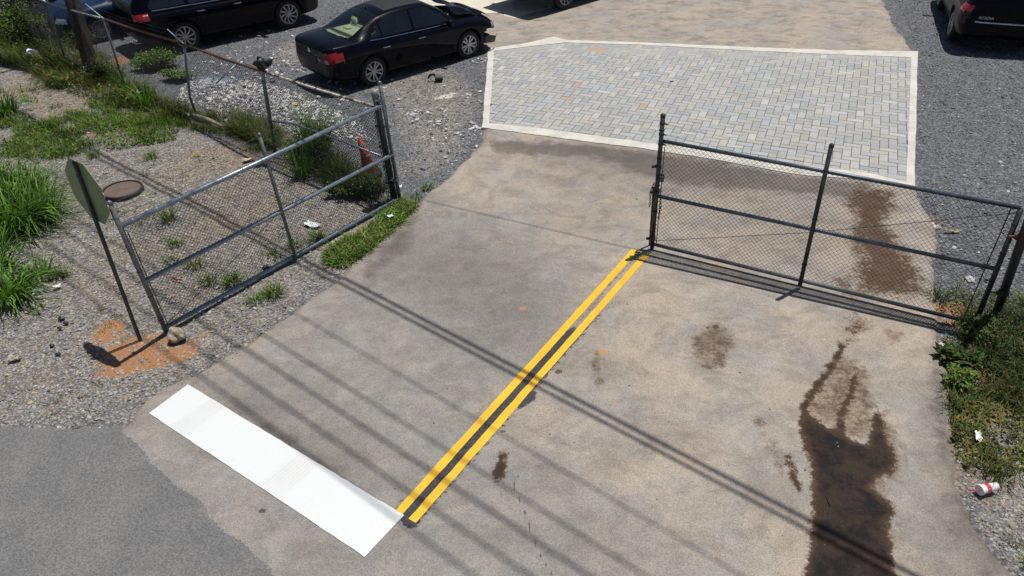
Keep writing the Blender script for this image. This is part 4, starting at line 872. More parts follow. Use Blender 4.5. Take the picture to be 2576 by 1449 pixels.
for f in (.25, .6, .97):
    p2, p3, p4, p5 = posts[2][1].lerp(a2, f), posts[3][1].lerp(arm3, f), posts[4][1].lerp(arm4, f), posts[5][1] - Z * (.26 - .1 * f)
    for a, b in ((p2, p3), (p3, p4), (p4, p5)): tube(bm, [R(a), R((a + b) / 2 - Z * .05), R(b)], .0024, 4)
p5, p6 = posts[5][1], posts[6][1]
for dz in (.06, .2): tube(bm, [R(p5 - Z * dz), R((p5 + p6) / 2 - Z * (dz + .06)), R(p6 - Z * (dz + .0))], .0018, 4)
bobj('barbed_wire', bm, M['wire_l'], lf)
bm = bmesh.new(); e6 = (posts[6][1] - posts[6][0]).normalized()
for k in (.3, .6, .95, 1.3, 1.62):
    c = R(posts[6][0] + e6 * k); lathe(bm, [(.054, -.012), (.06, -.012), (.06, .012), (.054, .012)], 14, Matrix.Translation(c), True); box(bm, (c.x - .07, c.y + .01, c.z), (.05, .02, .024))
tube(bm, [R(posts[6][0] + e6 * .1 + Vector((-.075, .03, 0))), R(posts[6][0] + e6 * 1.55 + Vector((-.075, .03, 0)))], .006, 5)
bobj('post_bands', bm, M['galv_dark'], lf)
bm = bmesh.new(); lathe(bm, [(.06, -.03), (.063, .0), (.05, .035), (.02, .055), (0, .058)], 16, Matrix.Translation(R(posts[6][1]))); bobj('post_cap', bm, M['reflective'], lf, True)
# black plastic bag caught on the fence post top
def crumple(name, c, size, mat, label, cat, seed=1, jag=.6, flat=1., sub=2, group=None):
    bm = bmesh.new(); bmesh.ops.create_icosphere(bm, subdivisions=sub, radius=1.); rr = random.Random(seed)
    for v in bm.verts:
        k = 1 + rr.uniform(-jag, jag); v.co = Vector((v.co.x * size[0] * k, v.co.y * size[1] * k, v.co.z * size[2] * k))
    o = bobj(name, bm, mat); o.location = c; tag(o, label, cat, group); return o
crumple('plastic_bag', at(662, 160, 1.74), (.13, .07, .10), M['black'], 'torn black plastic bag snagged on top of a fence post', 'plastic bag', 3, .55)
# utility pole
B, T = at(243, 214, -.1), at(180, -4, 1.7); d = (T - B).normalized()
up = empty('utility_pole', B); tag(up, 'thick dark wooden utility pole rising from weeds by the left fence', 'utility pole')
nl = 11.0; bm = bmesh.new(); tube(bm, [(d * (nl * k / 22)) for k in range(23)], [.165 - .003 * k for k in range(23)], 22); bobj('shaft', bm, M['timber'], up, True)
pdir = Vector((.766, -.643, 0)); pper = Vector((.643, .766, 0))
bm = bmesh.new()
for zc in (8.6, 10.4): box(bm, (d.x * zc, d.y * zc, zc), (2.4, .09, .11), Matrix.Translation((d.x * zc, d.y * zc, 0)) @ Matrix.Rotation(math.atan2(pper.y, pper.x), 4, 'Z') @ Matrix.Translation((-d.x * zc, -d.y * zc, 0)))
bobj('crossarm', bm, M['timber'], up)
# overhead cables (out of the picture, their shadows cross the driveway)
def cable(sx, sy, h, r, label):
    G = Vector((sx, sy, 0)); C0 = G + SD * (h / SD.z); pts = []
    for k in range(25):
        s = -14 + 28 * k / 24; pts.append(C0 + pdir * s + Z * (.0010 * s * s))
    bm = bmesh.new(); tube(bm, pts, r, 8); o = bobj('power_line', bm, M['black']); return tag(o, label, 'power line', 'overhead cables above the driveway')
CB = 'black overhead cable above the driveway, '
cable(-1, 7.78, 8.2, .027, CB + 'the thick upper one of the lowest pair')
cable(-1, 7.63, 8.0, .023, CB + 'the thinner one of the lowest pair')
for k, (y, h, r) in enumerate(((6.55, 9.3, .011), (5.86, 9.8, .015), (5.45, 10.2, .019), (5.02, 10.6, .018), (4.62, 11., .017))): cable(-1, y, h, r, CB + ['fifth', 'fourth', 'third', 'second', 'first'][k] + ' of the high thin ones from the street')
G0, G1 = at(1050, 500), at(1600, 628); Gm = at(935, 508) ; Gb = at(383, 276); dd = (G1 - G0).normalized(); bm = bmesh.new(); off = SD * (6.6 / SD.z); tube(bm, [Gb + (Gb - Gm).normalized() * 8 + off, Gb + off, Gm + off, G0 + off, G1 + off, G1 + dd * .35 + off * .98], [.02, .02, .016, .010, .009, .009], 6)
tag(bobj('power_line', bm, M['black']), 'thin service drop cable ending above the dark gate', 'power line', 'overhead cables above the driveway')
# stop sign seen from the back on a perforated post
SB0, ST = at(351, 860, -.05), at(184, 412, 2.42); d = (ST - SB0).normalized()
sg = empty('road_sign', SB0); tag(sg, 'octagonal road sign seen from behind on a perforated steel post', 'road sign')
wd = .052; side = Vector((.80, -.60, 0)).normalized(); side = (side - d * side.dot(d)).normalized(); nrm = side.cross(d).normalized()
if nrm.dot(at(1288, 724) - SB0) < 0: pass
V, F = [], []; L = (ST - SB0).length + .02; stepz = .0254 * 1.5; nseg = int(L / stepz)
bm = bmesh.new()
# U-channel post: web with punched holes + two flanges
def q4(pts): bm.faces.new([bm.verts.new(p) for p in pts])
cam_v = (Vector((0, 0, H)) - SB0).normalized(); back = nrm if nrm.dot(cam_v) > 0 else -nrm
for i in range(nseg):
    z0, z1 = i * stepz, (i + 1) * stepz; hw, hh_ = .006, .012; zc = (z0 + z1) / 2
    P = lambda s, z, n_=0: d * z + side * s + back * n_
    for (s0, s1, a, b) in ((-wd / 2, -hw, z0, z1), (hw, wd / 2, z0, z1), (-hw, hw, z0, zc - hh_ * .75), (-hw, hw, zc + hh_ * .75, z1)): q4([P(s0, a), P(s1, a), P(s1, b), P(s0, b)])
P = lambda s, z, n_=0: d * z + side * s + back * n_
for s in (-wd / 2, wd / 2): q4([P(s, 0), P(s, L), P(s, L, -.03), P(s, 0, -.03)])
for i in range(nseg):
    zc = (i + .5) * stepz
    q4([P(-.02, zc - .012, -.03), P(.02, zc - .012, -.03), P(.02, zc + .012, -.03), P(-.02, zc + .012, -.03)])
bobj('post', bm, M['galv_dark'], sg)
bm = bmesh.new(); c = d * (L - .375) + back * -.034; rO = .375 / math.cos(math.pi / 8)
A = [bm.verts.new(c + (side * math.cos(k * math.pi / 4 + math.pi / 8) + d * math.sin(k * math.pi / 4 + math.pi / 8)) * rO) for k in range(8)]; Bq = [bm.verts.new(v.co - back * .003) for v in A]
bm.faces.new(A); bm.faces.new(Bq[::-1])
for k in range(8): bm.faces.new((A[k], Bq[k], Bq[(k + 1) % 8], A[(k + 1) % 8]))
bmesh.ops.recalc_face_normals(bm, faces=bm.faces); bobj('sign_plate', bm, M['aluminium'], sg)
bm = bmesh.new(); A = [bm.verts.new(c - back * .0045 + (side * math.cos(k * math.pi / 4 + math.pi / 8) + d * math.sin(k * math.pi / 4 + math.pi / 8)) * (rO * .96)) for k in range(8)]; bm.faces.new(A); bobj('sign_face', bm, M['red'], sg)
fw = -back; rx = d.cross(fw).normalized(); Mx = Matrix(((rx.x, d.x, fw.x, 0), (rx.y, d.y, fw.y, 0), (rx.z, d.z, fw.z, 0), (0, 0, 0, 1)))
textpart('lettering', 'STOP', .33, Matrix.Translation(c - back * .007 - d * .115) @ Mx, M['white'], sg)
for k in (-.25, .25):
    bm = bmesh.new(); p = c + d * k; tube(bm, [p, p + back * .045], .009, 6); bobj('bolt', bm, M['galv'], sg)
# manhole
mh = empty('manhole', at(309, 480, .0)); tag(mh, 'round rusty iron manhole cover in the left gravel', 'manhole')
bm = bmesh.new(); lathe(bm, [(0, .03), (.290, .03), (.295, .02), (.295, .0)], 40); 
bobj('cover', bm, M['iron'], mh); bm = bmesh.new(); lathe(bm, [(.30, .042), (.33, .042), (.338, .02), (.34, -.1), (.30, -.1)], 40, None, True); bobj('rim', bm, M['galv_dark'], mh)
textpart('lettering', 'SEWER', .085, Matrix.Translation((0, -.03, .030)), M['iron'], mh)
# cone
cn = empty('traffic_cone', at(930, 436, 0)); tag(cn, 'battered orange traffic cone with dirty reflective bands by the corner fence post', 'traffic cone'); cn.rotation_euler = (math.radians(4), math.radians(-7), .4)
bm = bmesh.new(); box(bm, (0, 0, .02), (.38, .38, .035)); bmesh.ops.bevel(bm, geom=bm.edges[:], offset=.012, segments=2, affect='EDGES'); bobj('base', bm, M['black'], cn)
cr_ = lambda z: .135 - .112 * (z / .72)
def conepart(q, z0, z1, mat, off):
    bm = bmesh.new(); lathe(bm, [(cr_(z0) + off, z0), (cr_((z0 + z1) / 2) + off + .004, (z0 + z1) / 2), (cr_(z1) + off, z1)], 24)
    for v in bm.verts: v.co.x += .02 * math.sin(v.co.z * 7); v.co.y *= 1 + .1 * math.sin(v.co.z * 11)
    return bobj(q, bm, mat, cn, True)
conepart('body', .035, .72, M['orange'], 0); conepart('reflective_band', .50, .62, M['reflective'], .004); conepart('reflective_band', .34, .40, M['reflective'], .004)
# rock wedged at the gate foot
bm = bmesh.new(); bmesh.ops.create_icosphere(bm, subdivisions=3, radius=1.)
for v in bm.verts:
    n_ = math.sin(v.co.x * 3.1 + 1) * .1 + math.sin(v.co.y * 4.3 + v.co.z * 2) * .12 + math.sin(v.co.z * 5 + v.co.x * 2) * .06; k = (1 + n_); v.co = Vector((v.co.x * .125 * k, v.co.y * .10 * k, max(v.co.z, -.6) * .10 * k))
o = bobj('rock', bm, M['rock']); o.location = at(443, 842, .06); o.rotation_euler = (.1, .12, -.7); tag(o, 'pale rough rock holding the foot of the open gate', 'rock')
# ---- litter
cup = empty('paper_cup', at(2484, 1228, .045)); cd = (at(2518, 1216, .045) - at(2468, 1228, .045)).normalized(); cup.rotation_euler = cd.to_track_quat('Z', 'Y').to_euler(); tag(cup, 'white foam drink cup with red band and red straw lying on the right verge', 'cup')
bm = bmesh.new(); lathe(bm, [(.052, -.085), (.05, -.08), (.036, .105), (.0, .105)], 26); bobj('cup_body', bm, M['white'], cup, True)
bm = bmesh.new(); lathe(bm, [(0, -.094), (.05, -.094), (.056, -.09), (.056, -.078), (.052, -.078)], 26); bobj('lid', bm, M['white'], cup, True)
bm = bmesh.new(); lathe(bm, [(.0472, -.035), (.0455, .012)], 26); bmesh.ops.delete(bm, geom=[f for f in bm.faces if len(f.verts) > 4], context='FACES'); bobj('red_band', bm, M['red'], cup, True)
bm = bmesh.new()
for a0 in (math.radians(x) for x in (150, 200, 250, 300)):       # white scrawl on the band
    tube(bm, [(.0475 * math.cos(a0 + .3 * math.cos(h)), .0475 * math.sin(a0 + .3 * math.cos(h)), -.012 + .013 * math.sin(h)) for h in [j * .9 for j in range(7)]], .0016, 4)
bobj('band_lettering', bm, M['white'], cup)
bm = bmesh.new(); tube(bm, [(0, 0, -.09), (.0, .012, -.15), (.02, .035, -.235)], .0038, 6); bobj('straw', bm, M['red'], cup)
def flat(name, px, w_, h_, rz, mat, label, cat, curl=.03, group=None, z=.0):
    bm = bmesh.new(); n = 6; rr = random.Random(hash(label) % 1000 if False else len(label)); G_ = [[bm.verts.new(((i / n - .5) * w_ * (1 + rr.uniform(-.15, .15)), (j / n - .5) * h_ * (1 + rr.uniform(-.15, .15)), .01 + curl * rr.random() + curl * (i / n - .5) ** 2 * 2)) for j in range(n + 1)] for i in range(n + 1)]
    for i in range(n):
        for j in range(n): bm.faces.new((G_[i][j], G_[i + 1][j], G_[i + 1][j + 1], G_[i][j + 1]))
    r_ = bmesh.ops.extrude_face_region(bm, geom=bm.faces[:]); bmesh.ops.translate(bm, verts=[v for v in r_['geom'] if isinstance(v, bmesh.types.BMVert)], vec=(0, 0, .003)); bmesh.ops.recalc_face_normals(bm, faces=bm.faces)
    o = bobj(name, bm, mat); p = at(*px, 0); o.location = (p.x, p.y, float(ground_z(p.x, p.y)) + .02 + z); o.rotation_euler = (0, 0, rz); return tag(o, label, cat, group)
flat('paper_scrap', (787, 565), .26, .12, -.5, M['white'], 'flattened white paper lying behind the mesh of the open gate', 'paper')
flat('wrapper', (746, 272), .09, .08, .3, M['yellowp'], 'small yellow wrapper among the white stones', 'wrapper')
flat('wrapper', (495, 389), .12, .04, .1, M['yellowp'], 'thin yellow strip on the gravel above the gate', 'wrapper')
flat('card_scrap', (192, 128), .16, .24, .4, M['card'], 'tan torn card by the foot of the utility pole', 'card')
flat('card_scrap', (622, 403), .16, .09, .5, M['card'], 'small tan card on the gravel beside the gate stile', 'card')
flat('paper_scrap', (145, 722), .10, .07, .5, M['white'], 'small white scrap on gravel below the tall grass', 'paper')
flat('wrapper', (983, 556), .09, .06, .5, M['white'], 'white and red wrapper in the grass beside the driveway', 'wrapper', z=.08)
flat('paper_scrap', (362, 262), .12, .09, .2, M['white'], 'crumpled white tissue in weeds under the fence', 'paper', .06, z=.25)
flat('wrapper', (1009, 483), .05, .10, .2, M['white'], 'white label on the corner post foot', 'wrapper', z=.1)
flat('wrapper', (2454, 1110), .06, .14, -.3, M['white'], 'slim white wrapper in the right verge weeds above the cup', 'wrapper', z=.06)
flat('paper_scrap', (38, 905), .14, .07, .3, M['cream'], 'flat pale stone chip at the left edge of the gravel', 'stone')
flat('wrapper', (700, 498), .10, .03, .3, M['cream'], 'pale stick-like scrap behind the gate mesh', 'wrapper')
flat('card_scrap', (1240, 10), .1, .1, .3, M['card'], 'small tan piece near the front of the black sedan', 'card')
flat('board', (885, 48), .22, .10, .1, M['card'], 'short tan wood offcut on gravel right of the black SUV', 'wood')
flat('card_scrap', (2395, 582), .22, .05, -.1, M['card'], 'narrow tan bark piece on gravel behind the dark gate', 'card')
flat('wrapper', (447, 705), .16, .02, -.35, M['red'], 'thin red ribbon on gravel behind the open gate', 'ribbon')
crumple('plastic_bag', at(80, 132, .22), (.14, .10, .08), M['white'], 'white plastic bag lying in brown weeds at far left', 'plastic bag', 5, .35)
crumple('rock', at(668, 675, .03), (.055, .045, .045), M['black'], 'small black lump behind the bottom rail of the open gate', 'rock', 8, .2)
for i, (px, s_) in enumerate((((155, 800), .038), ((165, 812), .03), ((150, 825), .028), ((130, 868), .03), ((145, 890), .03))): crumple('asphalt_chunk', at(*px, -.0), (s_ * 1.3, s_, s_ * .6), M['black'], ['largest', 'second, right-hand', 'flat middle', 'fourth, lower left', 'lowest'][i] + ' black asphalt lump left of the sign post foot', 'asphalt chunk', 20 + i, .25, group='asphalt lumps on the left gravel', sub=1)
bx = empty('car_part', at(1096, 200, .0)); tag(bx, 'broken black plastic car part lying on the yard gravel below the sedan', 'car part')
bm = bmesh.new(); box(bm, (.08, -.02, .07), (.18, .12, .12), Matrix.Rotation(.5, 4, 'X')); bmesh.ops.bevel(bm, geom=bm.edges[:], offset=.02, segments=2, affect='EDGES'); bobj('housing', bm, M['black'], bx)
bm = bmesh.new(); tube(bm, [(.0, .0, .08), (-.05, .02, .12), (-.12, 0, .10), (-.17, -.02, .03)], [.03, .035, .03, .02], 8); bobj('arm', bm, M['black'], bx, True)
crumple('bottle_cap', at(1602, 500, .005), (.02, .02, .008), M['green'], 'tiny green scrap on the concrete left of the dark gate', 'scrap', 5, .2)
bm = bmesh.new(); tube(bm, [at(543, 211, .12), at(614, 142, .50)], .018, 10); tag(bobj('metal_pipe', bm, M['galv'], None, True), 'pale metal pipe leaning over the gravel behind the rusty rail', 'pipe')
for p, q, r_, lb_ in (((428, 266), (478, 292), .035, 'weathered pale timber at the fence foot left of the bent post'), ((482, 288), (560, 318), .04, 'whitish round timber along the fence foot right of the bent post')):
    bm = bmesh.new(); a, b = at(*p, .05), at(*q, .05); tube(bm, [a, a.lerp(b, .5) + Vector((.02, .03, .0)), b], [r_, r_ * 1.1, r_ * .8], 9); tag(bobj('timber_log', bm, M['cream'], None, True), lb_, 'timber', 'timbers at the fence foot')
o = bpy.data.objects['timber_log']
bm = bmesh.new(); tube(bm, [at(2078, 1245, .01), at(2084, 1262, .012), at(2090, 1275, .01), at(2082, 1292, .01)], .004, 5); tag(bobj('twig', bm, M['timber']), 'short bent twig on the dark wet stain', 'twig')
crumple('paver_chip', at(1690, 205, .01), (.05, .03, .015), M['galv_dark'], 'dark flat chip lying on the pavers', 'chip', 4, .2, sub=1)
# ------------------------------------------------------------------ loose stones
def ico():
    bm = bmesh.new(); bmesh.ops.create_icosphere(bm, subdivisions=1, radius=1.); bm.verts.ensure_lookup_table()
    V = np.array([v.co[:] for v in bm.verts]); F = np.array([[v.index for v in f.verts] for f in bm.faces]); bm.free(); return V, F
IV, IF = ico()
def stones(name, X, Y, Sz, colf, label=None):
    ok = ~(clay_in(X, Y) & (RNG.random(len(X)) < .85)); X, Y, Sz = X[ok], Y[ok], Sz[ok]
    n = len(X); rot = RNG.random(n) * 6.283; asp = RNG.uniform(.55, 1, n); fl = RNG.uniform(.35, .75, n)
    V = IV[None] * (1 + RNG.uniform(-.22, .22, (n, len(IV), 1))); x = V[:, :, 0] * Sz[:, None]; y = V[:, :, 1] * (Sz * asp)[:, None]; z = V[:, :, 2] * (Sz * fl)[:, None]
    tl = RNG.uniform(-.5, .5, n)[:, None]; x, z = x * np.cos(tl) - z * np.sin(tl), x * np.sin(tl) + z * np.cos(tl)
    c, s = np.cos(rot)[:, None], np.sin(rot)[:, None]; gz = ground_z(X, Y) + Sz * .25
    P = np.stack([X[:, None] + c * x - s * y, Y[:, None] + s * x + c * y, gz[:, None] + z], 2).reshape(-1, 3)
    F = (IF[None] + (np.arange(n) * len(IV))[:, None, None]).reshape(-1, 3)
    col = np.repeat(colf(n, X, Y), len(IV), 0); o = npmesh(name, P, F, M['stone'], col=col); tag(o, label, kind='stuff'); return o
def scatter(poly, n, excl=()):
    poly = np.asarray(poly); lo, hi = poly.min(0), poly.max(0); out = []
    k = 0
    while k < n:
        p = RNG.random((n * 2, 2)) * (hi - lo) + lo; m_ = sdf(p[:, 0], p[:, 1], poly) > 0
        for e in excl: m_ &= sdf(p[:, 0], p[:, 1], e) < .0
        p = p[m_]; out.append(p); k += len(p)
        if not len(p): break
    return np.concatenate(out)[:n]
def lightcol(n, X, Y):
    b = np.array([[.245, .248, .258]]) * RNG.uniform(.5, 1.6, (n, 1)); wmix = RNG.random((n, 1)) < .3
    b = np.where(wmix, np.array([[.34, .285, .205]]) * RNG.uniform(.6, 1.3, (n, 1)), b); return b
def darkcol(n, X, Y): return np.array([[.17, .178, .20]]) * RNG.uniform(.5, 1.5, (n, 1))
def whitecol(n, X, Y): return np.where(RNG.random((n, 1)) < .32, np.array([[.2, .2, .215]]), np.array([[.60, .58, .57]])) * RNG.uniform(.5, 1.15, (n, 1))
verge2 = P2([(-150, 1075), (150, 1078), (340, 1050), (370, 1000), (480, 955), (640, 860), (750, 778), (850, 702), (985, 585), (1045, 512), (985, 470), (700, 380), (500, 300), (300, 240), (100, 200), (-100, 300), (-200, 700)])
near = P2([(-100, 1078), (150, 1082), (340, 1056), (370, 1000), (480, 958), (640, 862), (750, 780), (700, 700), (300, 640), (-60, 640)])
p = scatter(verge2, 20000, [drv]); stones('verge_stones', p[:, 0], p[:, 1], RNG.lognormal(-4.5, .42, len(p)).clip(.006, .04), lightcol)
p = scatter(near, 9000, [drv]); stones('roadside_stones', p[:, 0], p[:, 1], RNG.lognormal(-4.65, .45, len(p)).clip(.005, .05), lightcol)
rv = P2([(2365, 780), (2400, 790), (2576, 760), (2700, 800), (2720, 1460), (2560, 1449), (2440, 1300), (2395, 1100), (2368, 870)])
p = scatter(rv, 5000, [drv]); stones('right_verge_stones', p[:, 0], p[:, 1], RNG.lognormal(-4.6, .4, len(p)).clip(.006, .035), lightcol)
yr = np.vstack([P2([(2310, 475), (2310, 140), (2260, 0)]), [[14, 25], [17, 22]], P2([(2800, 400), (2700, 780), (2400, 760), (2340, 780), (2345, 600)])])
p = scatter(yr, 14000, [drv]); stones('right_yard_stones', p[:, 0], p[:, 1], RNG.lognormal(-4.25, .35, len(p)).clip(.008, .04), darkcol)
yl = np.vstack([P2([(1213, 320), (1228, 120), (1180, 50), (1000, 0), (300, 0), (300, 120), (480, 200), (700, 330), (990, 470), (1050, 505), (1110, 455), (1220, 350)])])
p = scatter(yl, 12000, [drv]); stones('left_yard_stones', p[:, 0], p[:, 1], RNG.lognormal(-4.25, .35, len(p)).clip(.008, .04), darkcol)
p = scatter(pile, 4200); stones('white_rubble', p[:, 0], p[:, 1], RNG.lognormal(-3.75, .42, len(p)).clip(.010, .075), whitecol)
X_, Y_ = [], []
for (u, v, r, n) in [(1075, 288, .45, 60), (1135, 330, .6, 70), (1180, 385, .5, 16), (1215, 240, .4, 26), (1000, 280, .8, 26), (1150, 230, .9, 14), (780, 120, 2.5, 90), (1215, 150, .25, 40), (700, 110, 1.5, 50), (1100, 420, .8, 12), (2350, 640, .8, 25), (2450, 300, 3, 40), (830, 170, 1.8, 160), (2400, 900, .4, 20), (930, 220, 1.2, 60), (600, 170, 1.2, 120)]:
    c = at(u, v); a = RNG.random(n) * 6.28; q = np.sqrt(RNG.random(n)) * r; X_.append(c.x + q * np.cos(a)); Y_.append(c.y + q * np.sin(a))
X_, Y_ = np.concatenate(X_), np.concatenate(Y_); k_ = (sdf(X_, Y_, drv) < -.03) & (sdf(X_, Y_, P2(outer)) < -.02) & (sdf(X_, Y_, far) < -.02)
stones('white_chips', X_[k_], Y_[k_], RNG.lognormal(-3.6, .45, k_.sum()).clip(.010, .07), whitecol)
cx = np.concatenate([scatter(P2([(380, 960), (480, 930), (700, 800), (620, 880), (480, 975)]), 150), scatter(drv, 260)]); 
def gritcol(n, X, Y): return np.array([[.12, .11, .10]]) * RNG.uniform(.3, 2.5, (n, 1))
o = stones('driveway_grit', cx[:, 0], cx[:, 1], RNG.lognormal(-5.2, .4, len(cx)).clip(.003, .012), gritcol); o.location.z = .034
# ------------------------------------------------------------------ vegetation
def blades(X, Y, L, W, lean, col, z0=None, seg=3, az=None, droop=1.):
    n = len(X); az = RNG.random(n) * 6.283 if az is None else az; z0 = ground_z(X, Y) if z0 is None else z0
    dx, dy = np.cos(az), np.sin(az); px, py = -dy, dx; rows = []
    for k in range(seg + 1):
        f = k / seg; out = lean * L * (f ** 1.8); up = L * f * np.sqrt(np.maximum(0.05, 1 - (lean * f * droop) ** 2 * .7)); wf = W * (1 - f ** 1.6 * .92) / 2
        for s in (-1, 1): rows.append(np.stack([X + dx * out + px * wf * s, Y + dy * out + py * wf * s, z0 + up], 1))
    V = np.stack(rows, 1); F0 = np.array([[2 * k, 2 * k + 1, 2 * k + 3, 2 * k + 2] for k in range(seg)])
    F = (F0[None] + (np.arange(n) * (2 * seg + 2))[:, None, None]).reshape(-1, 4); shade = 1.
    C_ = np.repeat(col[:, None, :] * shade, 2 * seg + 2, 1)
    return V.reshape(-1, 3), F, C_.reshape(-1, 3)
def gcol(n, kind='green'):
    b = {'green': (.075, .16, .020), 'bright': (.13, .27, .028), 'dark': (.028, .06, .013), 'dry': (.21, .18, .06), 'brown': (.12, .10, .04)}
    P = {'green': ('green', 'bright', 'dark', 'dry'), 'mix': ('green', 'dry', 'brown', 'bright'), 'weed': ('brown', 'green', 'dry', 'dark'), 'lush': ('bright', 'green', 'bright', 'green'), 'straw': ('dry', 'dry', 'brown', 'dry'), 'veg': ('green', 'dry', 'dark', 'brown'), 'tall': ('bright', 'green', 'green', 'dark'), 'tangle': ('dark', 'dark', 'brown', 'dark'), 'lawn': ('green', 'bright', 'dry', 'dark'), 'deep': ('dark', 'green', 'dark', 'brown')}[kind]
    c = np.array([b[q] for q in P])[RNG.integers(0, 4, n)]; return c * RNG.uniform(.7, 1.3, (n, 1))
def tuft_field(name, poly, n_tuft, per, L, spread, kind, thresh=-.2, nsc=1.4, seed=3, W=.006, lean=(.3, 1.)):
    p = scatter(poly, n_tuft); m_ = vnoise(p[:, 0], p[:, 1], nsc, seed) + .5 * vnoise(p[:, 0], p[:, 1], nsc * 3, seed + 4) > thresh; p = p[m_]
    m_ = (sdf(p[:, 0], p[:, 1], drv) < .02); p = p[m_]
    k = RNG.integers(max(1, per // 2), per + 1, len(p)); X = np.repeat(p[:, 0], k); Y = np.repeat(p[:, 1], k); n = len(X); a = RNG.random(n) * 6.283; r = np.sqrt(RNG.random(n)) * spread
    X = X + r * np.cos(a); Y = Y + r * np.sin(a); ln = RNG.lognormal(math.log(L), .35, n)
    tint = np.repeat(RNG.uniform(.5, 1.45, (len(p), 1)), k, 0)
    V, F, C_ = blades(X, Y, ln, W * RNG.uniform(.6, 1.5, n), RNG.uniform(*lean, n), gcol(n, kind) * tint, az=a)
    o = npmesh(name, V, F, M['leaf'], col=C_); return tag(o, kind='stuff')
G = P2
tuft_field('lawn_grass', G([(-60, 215), (60, 235), (130, 260), (230, 290), (330, 280), (420, 300), (430, 350), (330, 370), (230, 380), (120, 400), (60, 400), (-60, 380)]), 1500, 18, .10, .12, 'lawn', .08, 1.7, 3, .009)
tuft_field('lawn_grass', G([(220, 255), (330, 265), (460, 300), (520, 330), (480, 350), (400, 345), (300, 320)]), 420, 20, .12, .10, 'green', .1, 1.9, 5, .009)
tuft_field('weed_strip', G([(-60, 60), (60, 80), (170, 110), (260, 150), (330, 220), (420, 260), (480, 292), (440, 310), (330, 270), (220, 245), (130, 215), (60, 165), (-60, 150)]), 1900, 20, .24, .14, 'weed', -.4, 1.6, 8, .010)
tuft_field('weed_strip', G([(520, 290), (600, 300), (700, 330), (700, 372), (640, 352), (560, 325)]), 600, 20, .20, .10, 'weed', -.35, 1.9, 9, .009)
tuft_field('weed_strip', G([(340, 300), (430, 290), (500, 305), (700, 385), (980, 510), (900, 480), (680, 390), (520, 330)]), 260, 16, .12, .07, 'green', .1, 2.5, 12, .006)
tuft_field('driveway_grass', G([(818, 640), (850, 612), (930, 575), (985, 520), (1010, 500), (1046, 512), (1035, 540), (985, 580), (940, 622), (880, 660), (835, 665)]), 560, 20, .085, .09, 'lawn', -.45, 2.6, 6, .012, lean=(.5, 1.3))
tuft_field('gate_foot_weeds', G([(720, 370), (850, 400), (890, 440), (985, 485), (980, 520), (900, 520), (850, 470), (760, 420)]), 600, 22, .22, .10, 'deep', -.1, 2.2, 7, .008)
tuft_field('right_verge_grass', G([(2372, 870), (2420, 860), (2600, 880), (2620, 1240), (2540, 1220), (2480, 1190), (2430, 1210), (2402, 1150), (2392, 1040), (2385, 960)]), 800, 14, .10, .10, 'veg', .16, 2.1, 16, .009)
tuft_field('right_verge_grass', G([(2388, 1010), (2450, 1020), (2560, 1030), (2600, 1150), (2470, 1180), (2410, 1150)]), 200, 14, .12, .09, 'veg', .16, 2.6, 26, .010)
tuft_field('right_verge_grass', G([(2470, 1270), (2560, 1290), (2640, 1400), (2600, 1449), (2540, 1330)]), 260, 16, .08, .06, 'mix', 0, 2.6, 17, .006)
tuft_field('post_weeds', G([(2352, 745), (2420, 735), (2600, 740), (2600, 900), (2440, 870), (2380, 850)]), 500, 18, .15, .10, 'deep', .0, 1.9, 18, .010)
tuft_field('dark_undergrowth', G([(2430, 800), (2600, 800), (2640, 1010), (2500, 1000), (2440, 900)]), 330, 16, .19, .12, 'tangle', -.3, 2, 55, .010)
tuft_field('verge_sprouts', G([(60, 420), (480, 380), (960, 540), (850, 690), (600, 800), (420, 700), (60, 700)]), 420, 14, .07, .06, 'green', .62, 1.7, 21, .006)
tuft_field('verge_sprouts', G([(0, 800), (300, 760), (350, 1000), (100, 1040), (0, 1040)]), 90, 12, .05, .05, 'green', .3, 1.7, 22, .005)
tuft_field('yard_sprouts', G([(2320, 150), (2560, 150), (2560, 700), (2370, 700)]), 160, 10, .06, .08, 'green', .55, .9, 23, .006)
tuft_field('pale_lot_grass', G([(-60, 160), (60, 165), (150, 220), (100, 250), (-60, 230)]), 160, 20, .08, .07, 'green', .1, 1.2, 24)
def leafpatch(name, poly, n, h, kind, leaf, thresh=0., nsc=2.2, seed=4):
    p = scatter(poly, n); q = vnoise(p[:, 0], p[:, 1], nsc, seed) + .6 * vnoise(p[:, 0], p[:, 1], nsc * 3.3, seed + 2) + .4 * vnoise(p[:, 0], p[:, 1], nsc * 9, seed + 3); m_ = (q > thresh) & (sdf(p[:, 0], p[:, 1], drv) < .02); p = p[m_]; q = q[m_]; n = len(p)
    z = ground_z(p[:, 0], p[:, 1]) + .01 + RNG.random(n) * h * np.clip((q - thresh) * 1.6, .15, 1); a = RNG.random(n) * 6.283; ti = RNG.uniform(-.5, 1.0, n); ls = leaf * RNG.uniform(.5, 1.5, n); wd = RNG.uniform(.12, .34, n)
    P = np.stack([p[:, 0], p[:, 1], z], 1); u = np.stack([np.cos(a) * np.cos(ti), np.sin(a) * np.cos(ti), np.sin(ti)], 1); v = np.stack([-np.sin(a), np.cos(a), RNG.uniform(-.5, .5, n)], 1)
    V = np.stack([P, P + u * ls[:, None] * .5 + v * (ls * wd)[:, None], P + u * ls[:, None], P + u * ls[:, None] * .5 - v * (ls * wd)[:, None]], 1).reshape(-1, 3)
    c = gcol(n, kind) * (1 + .5 * vnoise(p[:, 0], p[:, 1], 7, seed + 8)[:, None]).clip(.4, 1.6); o = npmesh(name, V, np.arange(4 * n).reshape(-1, 4), M['leaf'], col=np.repeat(c, 4, 0)); return tag(o, kind='stuff')
